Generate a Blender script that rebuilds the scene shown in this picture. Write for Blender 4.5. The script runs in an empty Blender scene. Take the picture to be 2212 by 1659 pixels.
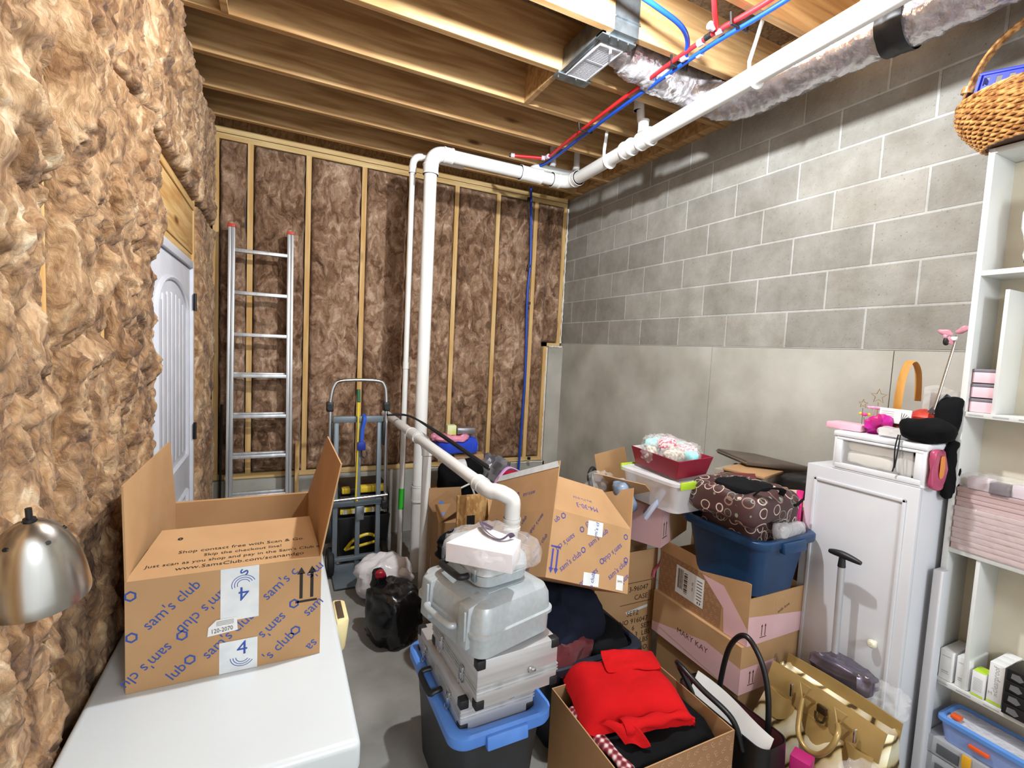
import bpy, bmesh, math, random
import numpy as np
from mathutils import Vector, Matrix, noise

# ------------------------------------------------------------------ camera
W_, H_, FPX = 2212, 1659, 1039.97
CAMZ = 1.66
RM = np.array([[0.8995611340570154, -0.4340359582361914, 0.04901584490802348],
               [0.01270965289897795, -0.08615988260248057, -0.9962002506289156],
               [0.43660992981979213, 0.8967660015789615, -0.07198963532934]])
scene = bpy.context.scene
C = scene.collection
cam_data = bpy.data.cameras.new('camera')
cam = bpy.data.objects.new('camera', cam_data); C.objects.link(cam)
cam_data.sensor_width = 36.0
cam_data.lens = FPX / W_ * 36.0
cam_data.clip_start = 0.02
mw = Matrix.Identity(4)
for i in range(3):
    mw[i][0] = RM[0][i]; mw[i][1] = -RM[1][i]; mw[i][2] = -RM[2][i]
mw[2][3] = CAMZ
cam.matrix_world = mw
scene.camera = cam

# ------------------------------------------------------------------ light
scene.view_settings.view_transform = 'Standard'
scene.view_settings.look = 'None'
scene.view_settings.gamma = 1.0
scene.view_settings.use_curve_mapping = False
scene.view_settings.exposure = 0.1
world = bpy.data.worlds.new('world'); scene.world = world
world.use_nodes = True
world.node_tree.nodes['Background'].inputs['Color'].default_value = (0.90, 0.96, 1.0, 1)
world.node_tree.nodes['Background'].inputs['Strength'].default_value = 1.35

def lamp(name, loc, power, radius, col):
    d = bpy.data.lights.new(name, 'POINT'); d.energy = power; d.shadow_soft_size = radius; d.color = col
    o = bpy.data.objects.new(name, d); C.objects.link(o); o.location = loc
    return o
lamp('bulb_light', (1.05, 1.45, 3.10), 195, 0.035, (0.92, 0.97, 1.0))
lamp('rear_fill_light', (0.9, -1.9, 2.6), 190, 0.30, (0.92, 0.97, 1.0))  # unseen soft fill lamp added behind the camera to lift shadows and floor

# ------------------------------------------------------------------ pixel -> point on a known plane (used for measured positions)
def at(x, y, X=None, Y=None, Z=None):
    d = RM.T @ np.array([(x - W_/2)/FPX, (y - H_/2)/FPX, 1.0])
    if X is not None: s = X/d[0]
    elif Y is not None: s = Y/d[1]
    else: s = (Z - CAMZ)/d[2]
    return Vector((float(s*d[0]), float(s*d[1]), float(CAMZ + s*d[2])))

# ------------------------------------------------------------------ mesh builder
def rotz(a): return Matrix.Rotation(a, 4, 'Z')
def T(*p): return Matrix.Translation(Vector(p))
def frame(loc, yaw=0, pitch=0, roll=0):
    return T(*loc) @ rotz(yaw) @ Matrix.Rotation(pitch, 4, 'X') @ Matrix.Rotation(roll, 4, 'Y')
_tc = {}
def text_geo(s):
    if s not in _tc:
        cu = bpy.data.curves.new('t', 'FONT'); cu.body = s; cu.align_x = 'CENTER'; cu.align_y = 'CENTER'; cu.resolution_u = 2
        ob = bpy.data.objects.new('t', cu); C.objects.link(ob)
        bpy.context.view_layer.update()
        me = bpy.data.meshes.new_from_object(ob)
        _tc[s] = ([(v.co.x, v.co.y) for v in me.vertices], [tuple(p.vertices) for p in me.polygons])
        bpy.data.objects.remove(ob); bpy.data.curves.remove(cu); bpy.data.meshes.remove(me)
    return _tc[s]
def rrect(w, d, r, n=5):
    pts = []
    for cx, cy, a0 in ((w/2-r, d/2-r, 0), (-w/2+r, d/2-r, 90), (-w/2+r, -d/2+r, 180), (w/2-r, -d/2+r, 270)):
        for i in range(n+1):
            a = math.radians(a0 + 90*i/n); pts.append((cx + r*math.cos(a), cy + r*math.sin(a)))
    return pts
def cr(pts, n=8, closed=False):
    P = [Vector(p) for p in pts]; out = []; L = len(P)
    rng = range(L) if closed else range(L-1)
    for i in rng:
        if closed: a, b, c, d = P[(i-1) % L], P[i], P[(i+1) % L], P[(i+2) % L]
        else: a, b, c, d = P[max(i-1, 0)], P[i], P[i+1], P[min(i+2, L-1)]
        for k in range(n):
            t = k/n
            out.append(0.5*((2*b) + (c-a)*t + (2*a-5*b+4*c-d)*t*t + (3*b-a-3*c+d)*t**3))
    if not closed: out.append(P[-1])
    return out

GROUP = Matrix.Identity(4)            # placement and scale of the item group being built
class MB:
    def __init__(s, M=None):
        s.v = []; s.f = []; s.m = []; s.M = GROUP @ (M or Matrix.Identity(4))
    def add(s, vs, fs, mi=0):
        b = len(s.v); M = s.M
        s.v.extend((M @ Vector(v))[:] for v in vs)
        s.f.extend(tuple(i+b for i in f) for f in fs); s.m.extend([mi]*len(fs)); return s
    def box(s, lo, hi, mi=0, bev=0, seg=2):
        x0, y0, z0 = lo; x1, y1, z1 = hi
        vs = [(x0,y0,z0),(x1,y0,z0),(x1,y1,z0),(x0,y1,z0),(x0,y0,z1),(x1,y0,z1),(x1,y1,z1),(x0,y1,z1)]
        fs = [(3,2,1,0),(4,5,6,7),(0,1,5,4),(1,2,6,5),(2,3,7,6),(3,0,4,7)]
        return s.bev(vs, fs, bev, seg, mi) if bev else s.add(vs, fs, mi)
    def bev(s, vs, fs, w, seg=2, mi=0):
        bm = bmesh.new(); V = [bm.verts.new(v) for v in vs]
        for f in fs: bm.faces.new([V[i] for i in f])
        bmesh.ops.bevel(bm, geom=list(bm.edges), offset=w, segments=seg, affect='EDGES', profile=.5)
        bm.verts.index_update()
        s.add([v.co[:] for v in bm.verts], [tuple(v.index for v in f.verts) for f in bm.faces], mi); bm.free(); return s
    def hexa(s, q0, q1, mi=0, bev=0):           # two quads (bottom ring, top ring)
        vs = [tuple(p) for p in q0] + [tuple(p) for p in q1]
        fs = [(3,2,1,0),(4,5,6,7),(0,1,5,4),(1,2,6,5),(2,3,7,6),(3,0,4,7)]
        return s.bev(vs, fs, bev, 2, mi) if bev else s.add(vs, fs, mi)
    def slab(s, pts, th, mi=0):                 # planar polygon with thickness along its normal
        P = [Vector(p) for p in pts]; n = (P[1]-P[0]).cross(P[2]-P[0]).normalized()*th; k = len(P)
        vs = P + [p+n for p in P]
        fs = [tuple(reversed(range(k))), tuple(range(k, 2*k))] + [(i, (i+1) % k, k+(i+1) % k, k+i) for i in range(k)]
        return s.add([v[:] for v in vs], fs, mi)
    def prism(s, pts2, z0, z1, mi=0, bev=0):
        k = len(pts2)
        vs = [(x, y, z0) for x, y in pts2] + [(x, y, z1) for x, y in pts2]
        fs = [tuple(reversed(range(k))), tuple(range(k, 2*k))] + [(i, (i+1) % k, k+(i+1) % k, k+i) for i in range(k)]
        return s.bev(vs, fs, bev, 2, mi) if bev else s.add(vs, fs, mi)
    def loft(s, rings, mi=0, cap0=True, cap1=True, closed=True):
        k = len(rings[0]); vs = [p for r in rings for p in r]; fs = []
        for a in range(len(rings)-1):
            for i in range(k if closed else k-1):
                j = (i+1) % k; fs.append((a*k+i, a*k+j, (a+1)*k+j, (a+1)*k+i))
        if cap0: fs.append(tuple(reversed(range(k))))
        if cap1: fs.append(tuple((len(rings)-1)*k+i for i in range(k)))
        return s.add([tuple(v) for v in vs], fs, mi)
    def tube(s, pts, r, seg=12, mi=0, cap=True, closed=False, flat=None):
        P = [Vector(p) for p in pts]; n = len(P)
        R = r if isinstance(r, (list, tuple)) else [r]*n
        t0 = (P[1]-P[0]).normalized()
        up = Vector((0,0,1)) if abs(t0.z) < .9 else Vector((1,0,0))
        u = t0.cross(up).normalized(); rings = []
        for i in range(n):
            if closed: t = (P[(i+1) % n]-P[i-1]).normalized()
            else: t = (P[min(i+1, n-1)]-P[max(i-1, 0)]).normalized()
            u = (u - t*u.dot(t)).normalized(); w = t.cross(u)
            fx, fy = (1, 1) if not flat else flat
            rings.append([(P[i] + R[i]*(fx*math.cos(2*math.pi*j/seg)*u + fy*math.sin(2*math.pi*j/seg)*w))[:] for j in range(seg)])
        if closed: rings.append(rings[0])
        return s.loft(rings, mi, cap and not closed, cap and not closed)
    def cyl(s, a, b, r0, r1=None, seg=20, mi=0, cap=True):
        return s.tube([a, b], [r0, r0 if r1 is None else r1], seg, mi, cap)
    def lathe(s, prof, seg=32, mi=0, c=(0,0,0)):   # (r, z) profile about local z
        rings = [[(c[0]+max(r, 1e-4)*math.cos(2*math.pi*j/seg), c[1]+max(r, 1e-4)*math.sin(2*math.pi*j/seg), c[2]+z) for j in range(seg)] for r, z in prof]
        return s.loft(rings, mi, False, False)
    def soft(s, c, size, yaw=0, sq=.6, n=(26, 16), amp=.01, fr=14, seed=0, mi=0, pitch=0, roll=0, ridged=False, floor=None):
        M = frame(c, yaw, pitch, roll); vs = []; fs = []; nu, nv = n
        def se(v, e): return math.copysign(abs(v)**e, v)
        for j in range(nv+1):
            la = -math.pi/2 + math.pi*j/nv
            for i in range(nu):
                lo = 2*math.pi*i/nu
                p = Vector((size[0]/2*se(math.cos(la), sq)*se(math.cos(lo), sq), size[1]/2*se(math.cos(la), sq)*se(math.sin(lo), sq), size[2]/2*se(math.sin(la), sq)))
                q = p*fr + Vector((seed*7.3, seed*3.1, seed*1.7))
                h = noise.fractal(q, 1.0, 2.0, 3)
                if ridged: h = .5-abs(h)*1.6
                nn = Vector((p.x/(size[0]**2), p.y/(size[1]**2), p.z/(size[2]**2)))
                if nn.length > 0: p = p + nn.normalized()*amp*h
                p = M @ p
                if floor is not None and p.z < floor: p.z = floor + .0005
                vs.append(p[:])
        for j in range(nv):
            for i in range(nu):
                i2 = (i+1) % nu; fs.append((j*nu+i, j*nu+i2, (j+1)*nu+i2, (j+1)*nu+i))
        return s.add(vs, fs, mi)
    def grid(s, fn, nu, nv, mi=0):
        vs = [tuple(fn(i/nu, j/nv)) for j in range(nv+1) for i in range(nu+1)]
        fs = [(j*(nu+1)+i, j*(nu+1)+i+1, (j+1)*(nu+1)+i+1, (j+1)*(nu+1)+i) for j in range(nv) for i in range(nu)]
        return s.add(vs, fs, mi)
    def sheet(s, fn, nu, nv, th, mi=0):          # grid with thickness (offset along local normal)
        P = [[Vector(fn(i/nu, j/nv)) for i in range(nu+1)] for j in range(nv+1)]
        top = []; bot = []
        for j in range(nv+1):
            for i in range(nu+1):
                a = P[j][min(i+1, nu)]-P[j][max(i-1, 0)]; b = P[min(j+1, nv)][i]-P[max(j-1, 0)][i]
                n = a.cross(b); n = n.normalized() if n.length > 1e-9 else Vector((0,0,1))
                top.append((P[j][i]+n*th/2)[:]); bot.append((P[j][i]-n*th/2)[:])
        k = (nu+1)*(nv+1); fs = []
        for j in range(nv):
            for i in range(nu):
                a = j*(nu+1)+i; q = (a, a+1, a+nu+2, a+nu+1)
                fs.append(q); fs.append(tuple(x+k for x in reversed(q)))
        rim = [i for i in range(nu+1)] + [(j)*(nu+1)+nu for j in range(1, nv+1)] + [nv*(nu+1)+i for i in range(nu-1, -1, -1)] + [j*(nu+1) for j in range(nv-1, 0, -1)]
        for a in range(len(rim)):
            b = rim[(a+1) % len(rim)]; fs.append((rim[a], rim[a]+k, b+k, b))
        return s.add(top+bot, fs, mi)
    # --- flat marks on a face: O corner, U/V unit vectors, off = lift above the face
    def text(s, t, size, O, U, V, ang=0, mi=1, off=.0008, sx=1.0):
        O, U, V = Vector(O), Vector(U), Vector(V); N = U.cross(V).normalized()*off
        ca, sa = math.cos(ang), math.sin(ang); vs, fs = text_geo(t)
        return s.add([(O + N + size*((x*sx*ca - y*sa)*U + (x*sx*sa + y*ca)*V))[:] for x, y in vs], fs, mi)
    def poly(s, pts, O, U, V, mi=1, off=.0008):
        O, U, V = Vector(O), Vector(U), Vector(V); N = U.cross(V).normalized()*off
        return s.add([(O + N + x*U + y*V)[:] for x, y in pts], [tuple(range(len(pts)))], mi)
    def ring(s, c, r, w, O, U, V, mi=1, off=.0008, n=28, a0=0, a1=360, sy=1.0):
        O, U, V = Vector(O), Vector(U), Vector(V); N = U.cross(V).normalized()*off; vs = []; fs = []
        for i in range(n+1):
            a = math.radians(a0 + (a1-a0)*i/n)
            for rr in (r-w/2, r+w/2): vs.append((O+N+(c[0]+rr*math.cos(a))*U + (c[1]+rr*sy*math.sin(a))*V)[:])
        for i in range(n): fs.append((2*i, 2*i+1, 2*i+3, 2*i+2))
        return s.add(vs, fs, mi)
    def build(s, name, mats, parent=None, origin=None, smooth=38):
        me = bpy.data.meshes.new(name); V = s.v
        if origin is None:
            if parent is not None: origin = WORLD[parent.name]
            else:
                a = np.array(V); origin = Vector((float((a[:,0].min()+a[:,0].max())/2), float((a[:,1].min()+a[:,1].max())/2), float(a[:,2].min())))
        origin = Vector(origin)
        me.from_pydata([(v[0]-origin[0], v[1]-origin[1], v[2]-origin[2]) for v in V], [], s.f)
        if not isinstance(mats, (list, tuple)): mats = [mats]
        for m in mats: me.materials.append(m)
        me.polygons.foreach_set('material_index', s.m)
        if smooth:
            me.polygons.foreach_set('use_smooth', [True]*len(s.f)); me.update()
            try: me.set_sharp_from_angle(angle=math.radians(smooth))
            except Exception: pass
        me.update()
        o = bpy.data.objects.new(name, me); C.objects.link(o)
        WORLD[o.name] = origin
        if parent is not None:
            o.parent = parent; o.location = origin - WORLD[parent.name]
        else: o.location = origin
        return o
WORLD = {}
def tag(o, label, cat, group=None, kind=None):
    o['label'] = label; o['category'] = cat
    if group: o['group'] = group
    if kind: o['kind'] = kind
    return o
def thing(name, label, cat, loc, group=None):
    o = bpy.data.objects.new(name, None); C.objects.link(o); o.empty_display_size = .05
    loc = GROUP @ Vector(loc); o.location = loc; WORLD[o.name] = loc
    return tag(o, label, cat, group)
def struct(o): o['kind'] = 'structure'; return o

# ------------------------------------------------------------------ materials
def _n(nt, t, **kw):
    n = nt.nodes.new(t)
    for k, v in kw.items(): setattr(n, k, v)
    return n
def mat(name, col, rough=.6, metal=0, col2=None, scale=8, detail=4, contrast=(.35, .65), bump=0, bscale=60, stretch=(1,1,1), spec=.5, coat=0, sheen=0, coord='Object', sub=0):
    m = bpy.data.materials.new(name); m.use_nodes = True; nt = m.node_tree; b = nt.nodes['Principled BSDF']
    b.inputs['Roughness'].default_value = rough; b.inputs['Metallic'].default_value = metal
    b.inputs['Specular IOR Level'].default_value = spec; b.inputs['Coat Weight'].default_value = coat
    b.inputs['Sheen Weight'].default_value = sheen
    tc = _n(nt, 'ShaderNodeTexCoord'); mp = _n(nt, 'ShaderNodeMapping'); mp.inputs['Scale'].default_value = stretch
    nt.links.new(tc.outputs[coord], mp.inputs['Vector'])
    if col2 is None: col2 = tuple(c*.9 for c in col)
    nz = _n(nt, 'ShaderNodeTexNoise'); nz.inputs['Scale'].default_value = scale; nz.inputs['Detail'].default_value = detail
    nt.links.new(mp.outputs[0], nz.inputs['Vector'])
    rp = _n(nt, 'ShaderNodeValToRGB'); e = rp.color_ramp.elements
    e[0].position, e[1].position = contrast; e[0].color = (*col2, 1); e[1].color = (*col, 1)
    nt.links.new(nz.outputs['Fac'], rp.inputs[0]); nt.links.new(rp.outputs[0], b.inputs['Base Color'])
    if bump:
        nb = _n(nt, 'ShaderNodeTexNoise'); nb.inputs['Scale'].default_value = bscale; nb.inputs['Detail'].default_value = 3
        nt.links.new(mp.outputs[0], nb.inputs['Vector'])
        bp = _n(nt, 'ShaderNodeBump'); bp.inputs['Strength'].default_value = bump; bp.inputs['Distance'].default_value = .004
        nt.links.new(nb.outputs['Fac'], bp.inputs['Height']); nt.links.new(bp.outputs[0], b.inputs['Normal'])
    m.diffuse_color = (*col, 1)
    return m
def film(name, col=(1,1,1), alpha=.25, rough=.12, bump=.6, bscale=25):
    m = bpy.data.materials.new(name); m.use_nodes = True; nt = m.node_tree; b = nt.nodes['Principled BSDF']; out = nt.nodes['Material Output']
    b.inputs['Base Color'].default_value = (*col, 1); b.inputs['Roughness'].default_value = rough; b.inputs['Specular IOR Level'].default_value = .8
    tr = _n(nt, 'ShaderNodeBsdfTransparent'); tr.inputs[0].default_value = (*[.6+.4*c for c in col], 1)
    tc = _n(nt, 'ShaderNodeTexCoord')
    nb = _n(nt, 'ShaderNodeTexNoise'); nb.inputs['Scale'].default_value = bscale; nb.inputs['Detail'].default_value = 4
    nt.links.new(tc.outputs['Object'], nb.inputs['Vector'])
    bp = _n(nt, 'ShaderNodeBump'); bp.inputs['Strength'].default_value = bump; bp.inputs['Distance'].default_value = .02
    nt.links.new(nb.outputs['Fac'], bp.inputs['Height']); nt.links.new(bp.outputs[0], b.inputs['Normal'])
    mx = _n(nt, 'ShaderNodeMixShader'); mx.inputs[0].default_value = alpha
    nt.links.new(tr.outputs[0], mx.inputs[1]); nt.links.new(b.outputs[0], mx.inputs[2]); nt.links.new(mx.outputs[0], out.inputs['Surface'])
    return m
def wood(name, c1, c2, axis='X', knots=True, sc=1.0):
    m = bpy.data.materials.new(name); m.use_nodes = True; nt = m.node_tree; b = nt.nodes['Principled BSDF']
    b.inputs['Roughness'].default_value = .62; b.inputs['Specular IOR Level'].default_value = .25
    tc = _n(nt, 'ShaderNodeTexCoord'); oi = _n(nt, 'ShaderNodeObjectInfo')
    ad = _n(nt, 'ShaderNodeVectorMath', operation='MULTIPLY_ADD')
    cb = _n(nt, 'ShaderNodeCombineXYZ')
    for i in range(3): nt.links.new(oi.outputs['Random'], cb.inputs[i])
    ad.inputs[1].default_value = (9.1, 13.7, 5.3)
    nt.links.new(cb.outputs[0], ad.inputs[0]); nt.links.new(tc.outputs['Object'], ad.inputs[2])
    mp = _n(nt, 'ShaderNodeMapping')
    st = {'X': (1.2, 16, 16), 'Y': (16, 1.2, 16), 'Z': (16, 16, 1.2)}[axis]
    mp.inputs['Scale'].default_value = tuple(v*sc for v in st); nt.links.new(ad.outputs[0], mp.inputs['Vector'])
    nz = _n(nt, 'ShaderNodeTexNoise'); nz.inputs['Scale'].default_value = 1.6; nz.inputs['Detail'].default_value = 5; nz.inputs['Distortion'].default_value = .6
    nt.links.new(mp.outputs[0], nz.inputs['Vector'])
    rp = _n(nt, 'ShaderNodeValToRGB'); e = rp.color_ramp.elements
    e[0].position, e[1].position = .36, .62; e[0].color = (*c2, 1); e[1].color = (*c1, 1)
    nt.links.new(nz.outputs['Fac'], rp.inputs[0]); last = rp.outputs[0]
    if knots:
        m2 = _n(nt, 'ShaderNodeMapping'); st2 = {'X': (1.5, 5, 5), 'Y': (5, 1.5, 5), 'Z': (5, 5, 1.5)}[axis]
        m2.inputs['Scale'].default_value = st2; nt.links.new(ad.outputs[0], m2.inputs['Vector'])
        vo = _n(nt, 'ShaderNodeTexVoronoi'); vo.inputs['Scale'].default_value = 1.0; nt.links.new(m2.outputs[0], vo.inputs['Vector'])
        r2 = _n(nt, 'ShaderNodeValToRGB'); f = r2.color_ramp.elements
        f[0].position, f[1].position = .05, .12; f[0].color = (1,1,1,1); f[1].color = (0,0,0,1)
        nt.links.new(vo.outputs['Distance'], r2.inputs[0])
        mx = _n(nt, 'ShaderNodeMix', data_type='RGBA'); mx.inputs[7].default_value = (c2[0]*.35, c2[1]*.28, c2[2]*.25, 1)
        nt.links.new(r2.outputs[0], mx.inputs[0]); nt.links.new(last, mx.inputs[6]); last = mx.outputs[2]
    nt.links.new(last, b.inputs['Base Color'])
    bp = _n(nt, 'ShaderNodeBump'); bp.inputs['Strength'].default_value = .12; nt.links.new(nz.outputs['Fac'], bp.inputs['Height']); nt.links.new(bp.outputs[0], b.inputs['Normal'])
    return m
def insul(name, pal):
    m = bpy.data.materials.new(name); m.use_nodes = True; nt = m.node_tree; b = nt.nodes['Principled BSDF']
    b.inputs['Roughness'].default_value = .95; b.inputs['Specular IOR Level'].default_value = .05; b.inputs['Sheen Weight'].default_value = .15
    tc = _n(nt, 'ShaderNodeTexCoord'); mp = _n(nt, 'ShaderNodeMapping'); mp.inputs['Scale'].default_value = (1, 1, .62)
    nt.links.new(tc.outputs['Object'], mp.inputs['Vector'])
    w = _n(nt, 'ShaderNodeTexNoise'); w.inputs['Scale'].default_value = 6; w.inputs['Detail'].default_value = 4; nt.links.new(mp.outputs[0], w.inputs['Vector'])
    ad = _n(nt, 'ShaderNodeVectorMath', operation='MULTIPLY_ADD'); ad.inputs[1].default_value = (.30, .30, .30)
    nt.links.new(w.outputs['Color'], ad.inputs[0]); nt.links.new(mp.outputs[0], ad.inputs[2])
    nz = _n(nt, 'ShaderNodeTexNoise'); nz.inputs['Scale'].default_value = 14; nz.inputs['Detail'].default_value = 8; nz.inputs['Roughness'].default_value = .64; nz.inputs['Distortion'].default_value = .6
    nt.links.new(ad.outputs[0], nz.inputs['Vector'])
    big = _n(nt, 'ShaderNodeTexNoise'); big.inputs['Scale'].default_value = 2.6; big.inputs['Detail'].default_value = 2; nt.links.new(mp.outputs[0], big.inputs['Vector'])
    mi = _n(nt, 'ShaderNodeMath', operation='MULTIPLY_ADD'); mi.inputs[1].default_value = .45; nt.links.new(big.outputs['Fac'], mi.inputs[0]); nt.links.new(nz.outputs['Fac'], mi.inputs[2])
    rp = _n(nt, 'ShaderNodeValToRGB'); cr_ = rp.color_ramp; lo, hi = .54, .93
    cr_.elements[0].position = lo; cr_.elements[0].color = (*pal[0], 1)
    cr_.elements[1].position = hi; cr_.elements[1].color = (*pal[-1], 1)
    for i, p in enumerate(pal[1:-1]):
        e = cr_.elements.new(lo + (hi-lo)*(i+1)/(len(pal)-1)); e.color = (*p, 1)
    nt.links.new(mi.outputs[0], rp.inputs[0]); nt.links.new(rp.outputs[0], b.inputs['Base Color'])
    n2 = _n(nt, 'ShaderNodeTexNoise'); n2.inputs['Scale'].default_value = 34; n2.inputs['Detail'].default_value = 8; n2.inputs['Roughness'].default_value = .62; n2.inputs['Distortion'].default_value = .9
    nt.links.new(ad.outputs[0], n2.inputs['Vector'])
    bp = _n(nt, 'ShaderNodeBump'); bp.inputs['Strength'].default_value = .8; bp.inputs['Distance'].default_value = .015
    nt.links.new(n2.outputs['Fac'], bp.inputs['Height']); nt.links.new(bp.outputs[0], b.inputs['Normal'])
    return m
def h(s):
    o = []
    for i in (0, 2, 4):
        c = int(s[i:i+2], 16)/255; o.append(c/12.92 if c <= .04045 else ((c+.055)/1.055)**2.4)
    return tuple(o)
def cmu_mat():
    m = bpy.data.materials.new('concrete_block'); m.use_nodes = True; nt = m.node_tree; b = nt.nodes['Principled BSDF']
    b.inputs['Roughness'].default_value = .9; b.inputs['Specular IOR Level'].default_value = .2
    tc = _n(nt, 'ShaderNodeTexCoord'); sp = _n(nt, 'ShaderNodeSeparateXYZ'); nt.links.new(tc.outputs['Object'], sp.inputs[0])
    cb = _n(nt, 'ShaderNodeCombineXYZ')
    nt.links.new(sp.outputs[1], cb.inputs[0]); nt.links.new(sp.outputs[2], cb.inputs[1])
    br = _n(nt, 'ShaderNodeTexBrick'); br.offset = .5; br.offset_frequency = 2
    br.inputs['Scale'].default_value = 1; br.inputs['Mortar Size'].default_value = .0066; br.inputs['Mortar Smooth'].default_value = .3
    br.inputs['Brick Width'].default_value = .4064; br.inputs['Row Height'].default_value = .2032
    br.inputs['Color1'].default_value = (*h('8f8e8a'), 1); br.inputs['Color2'].default_value = (*h('a09f9a'), 1); br.inputs['Mortar'].default_value = (*h('b3b5b5'), 1)
    nt.links.new(cb.outputs[0], br.inputs['Vector'])
    nz = _n(nt, 'ShaderNodeTexNoise'); nz.inputs['Scale'].default_value = 4; nz.inputs['Detail'].default_value = 8; nz.inputs['Roughness'].default_value = .7
    nt.links.new(tc.outputs['Object'], nz.inputs['Vector'])
    rp = _n(nt, 'ShaderNodeValToRGB'); e = rp.color_ramp.elements; e[0].position, e[1].position = .3, .7
    e[0].color = (.66, .63, .57, 1); e[1].color = (1.16, 1.15, 1.13, 1)
    nt.links.new(nz.outputs['Fac'], rp.inputs[0])
    mx = _n(nt, 'ShaderNodeMix', data_type='RGBA', blend_type='MULTIPLY'); mx.inputs[0].default_value = .9
    nt.links.new(br.outputs['Color'], mx.inputs[6]); nt.links.new(rp.outputs[0], mx.inputs[7])
    n2 = _n(nt, 'ShaderNodeTexNoise'); n2.inputs['Scale'].default_value = 90; n2.inputs['Detail'].default_value = 3; nt.links.new(tc.outputs['Object'], n2.inputs['Vector'])
    r2 = _n(nt, 'ShaderNodeValToRGB'); f = r2.color_ramp.elements; f[0].position, f[1].position = .3, .36; f[0].color = (.62,.6,.57,1); f[1].color = (1,1,1,1)
    nt.links.new(n2.outputs['Fac'], r2.inputs[0])
    m3 = _n(nt, 'ShaderNodeMix', data_type='RGBA', blend_type='MULTIPLY'); m3.inputs[0].default_value = .8
    nt.links.new(mx.outputs[2], m3.inputs[6]); nt.links.new(r2.outputs[0], m3.inputs[7]); nt.links.new(m3.outputs[2], b.inputs['Base Color'])
    bp = _n(nt, 'ShaderNodeBump'); bp.inputs['Strength'].default_value = .6; bp.inputs['Distance'].default_value = .006; bp.invert = True
    nt.links.new(br.outputs['Fac'], bp.inputs['Height'])
    b2 = _n(nt, 'ShaderNodeBump'); b2.inputs['Strength'].default_value = .35; b2.inputs['Distance'].default_value = .004
    nt.links.new(n2.outputs['Fac'], b2.inputs['Height']); nt.links.new(bp.outputs[0], b2.inputs['Normal']); nt.links.new(b2.outputs[0], b.inputs['Normal'])
    return m
def osb_mat(c1, c2):
    m = bpy.data.materials.new('osb'); m.use_nodes = True; nt = m.node_tree; b = nt.nodes['Principled BSDF']; b.inputs['Roughness'].default_value = .7
    tc = _n(nt, 'ShaderNodeTexCoord'); vo = _n(nt, 'ShaderNodeTexVoronoi'); vo.inputs['Scale'].default_value = 80
    mp = _n(nt, 'ShaderNodeMapping'); mp.inputs['Scale'].default_value = (1, 1, .45); nt.links.new(tc.outputs['Object'], mp.inputs[0])
    nt.links.new(mp.outputs[0], vo.inputs['Vector'])
    sp = _n(nt, 'ShaderNodeSeparateColor'); nt.links.new(vo.outputs['Color'], sp.inputs[0])
    rp = _n(nt, 'ShaderNodeValToRGB'); e = rp.color_ramp.elements; e[0].color = (*c2, 1); e[1].color = (*c1, 1)
    nt.links.new(sp.outputs[0], rp.inputs[0]); nt.links.new(rp.outputs[0], b.inputs['Base Color']); return m

M = {}
M['cmu'] = cmu_mat()
M['concrete'] = mat('poured_concrete', h('c1c1ba'), .85, col2=h('9c9a90'), scale=2.6, detail=8, contrast=(.3, .72), bump=.15, bscale=120, spec=.25)
M['slab'] = mat('floor_concrete', h('9c9a95'), .8, col2=h('777570'), scale=3.5, detail=8, contrast=(.3, .7), bump=.1, bscale=80, spec=.3)
M['joist'] = wood('joist_pine', h('c8a474'), h('a37c50'), 'X')
M['stud'] = wood('stud_pine', h('dcbb84'), h('c79b5e'), 'Z')
M['plate'] = wood('plate_pine', h('dcc08b'), h('c4a168'), 'X')
M['platey'] = wood('plate_pine_y', h('d9b77e'), h('b98a50'), 'Y')
M['subfloor'] = osb_mat(h('8f7a63'), h('66543f'))
M['osb'] = osb_mat(h('c7a06a'), h('9a6f3c'))
M['insul'] = insul('glass_wool', [h('583c27'), h('7d5c3f'), h('a37f5b'), h('c2a07a'), h('e0caaa')])
M['insul_b'] = insul('glass_wool_brown', [h('553d2c'), h('755843'), h('92745d'), h('ad8f77'), h('cbb098')])
M['foam'] = mat('white_foam', h('ece9e2'), .8, bump=.5, bscale=60)
M['white'] = mat('white_paint', h('cfd1da'), .45, col2=h('c6c9d3'), bump=.03)
M['black'] = mat('black_plastic', h('17171a'), .45)

YB, XR, XL, ZC = 4.18, 2.573, -.45, 3.15
ZS = 1.743                    # top of the poured wall / first block course
# ---- floor, right wall, ceiling
struct(MB().box((-.75, -1.2, -.1), (3.0, 4.5, 0)).build('floor', M['slab']))
wr = struct(MB().box((XR, -1.2, ZS), (XR+.2, 4.5, 3.165)).build('wall_right', M['cmu'], origin=(XR, 3.825-.2032, ZS)))
mb = MB(); g = .004
for a, b in ((-1.2, 1.245), (1.245+g, 2.29), (2.29+g, 4.5)):
    mb.box((XR-.004, a, 0), (XR+.2, b, ZS-.004))
mb.box((XR+.003, -1.2, 0), (XR+.2, 4.5, ZS))
mb.build('poured_wall', M['concrete'], wr)
MB().box((XR, -1.2, 3.165), (XR+.2, 4.5, 3.205)).build('sill_plate', M['platey'], wr)
ce = struct(MB().box((-.75, -1.2, 3.42), (3.0, 4.5, 3.44)).build('ceiling', M['subfloor']))
jy = [3.97-.4064*i for i in range(12)]
for y in jy:
    MB().box((-.6, y-.019, ZC), (2.75, y+.019, 3.42), bev=.002, seg=1).build('joist', M['joist'], ce, origin=(0, y, ZC))
MB().box((1.318, 2.37, ZC), (1.348, 2.735, 3.42)).build('blocking', M['joist'], ce, origin=(1.33, 2.55, ZC))
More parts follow.
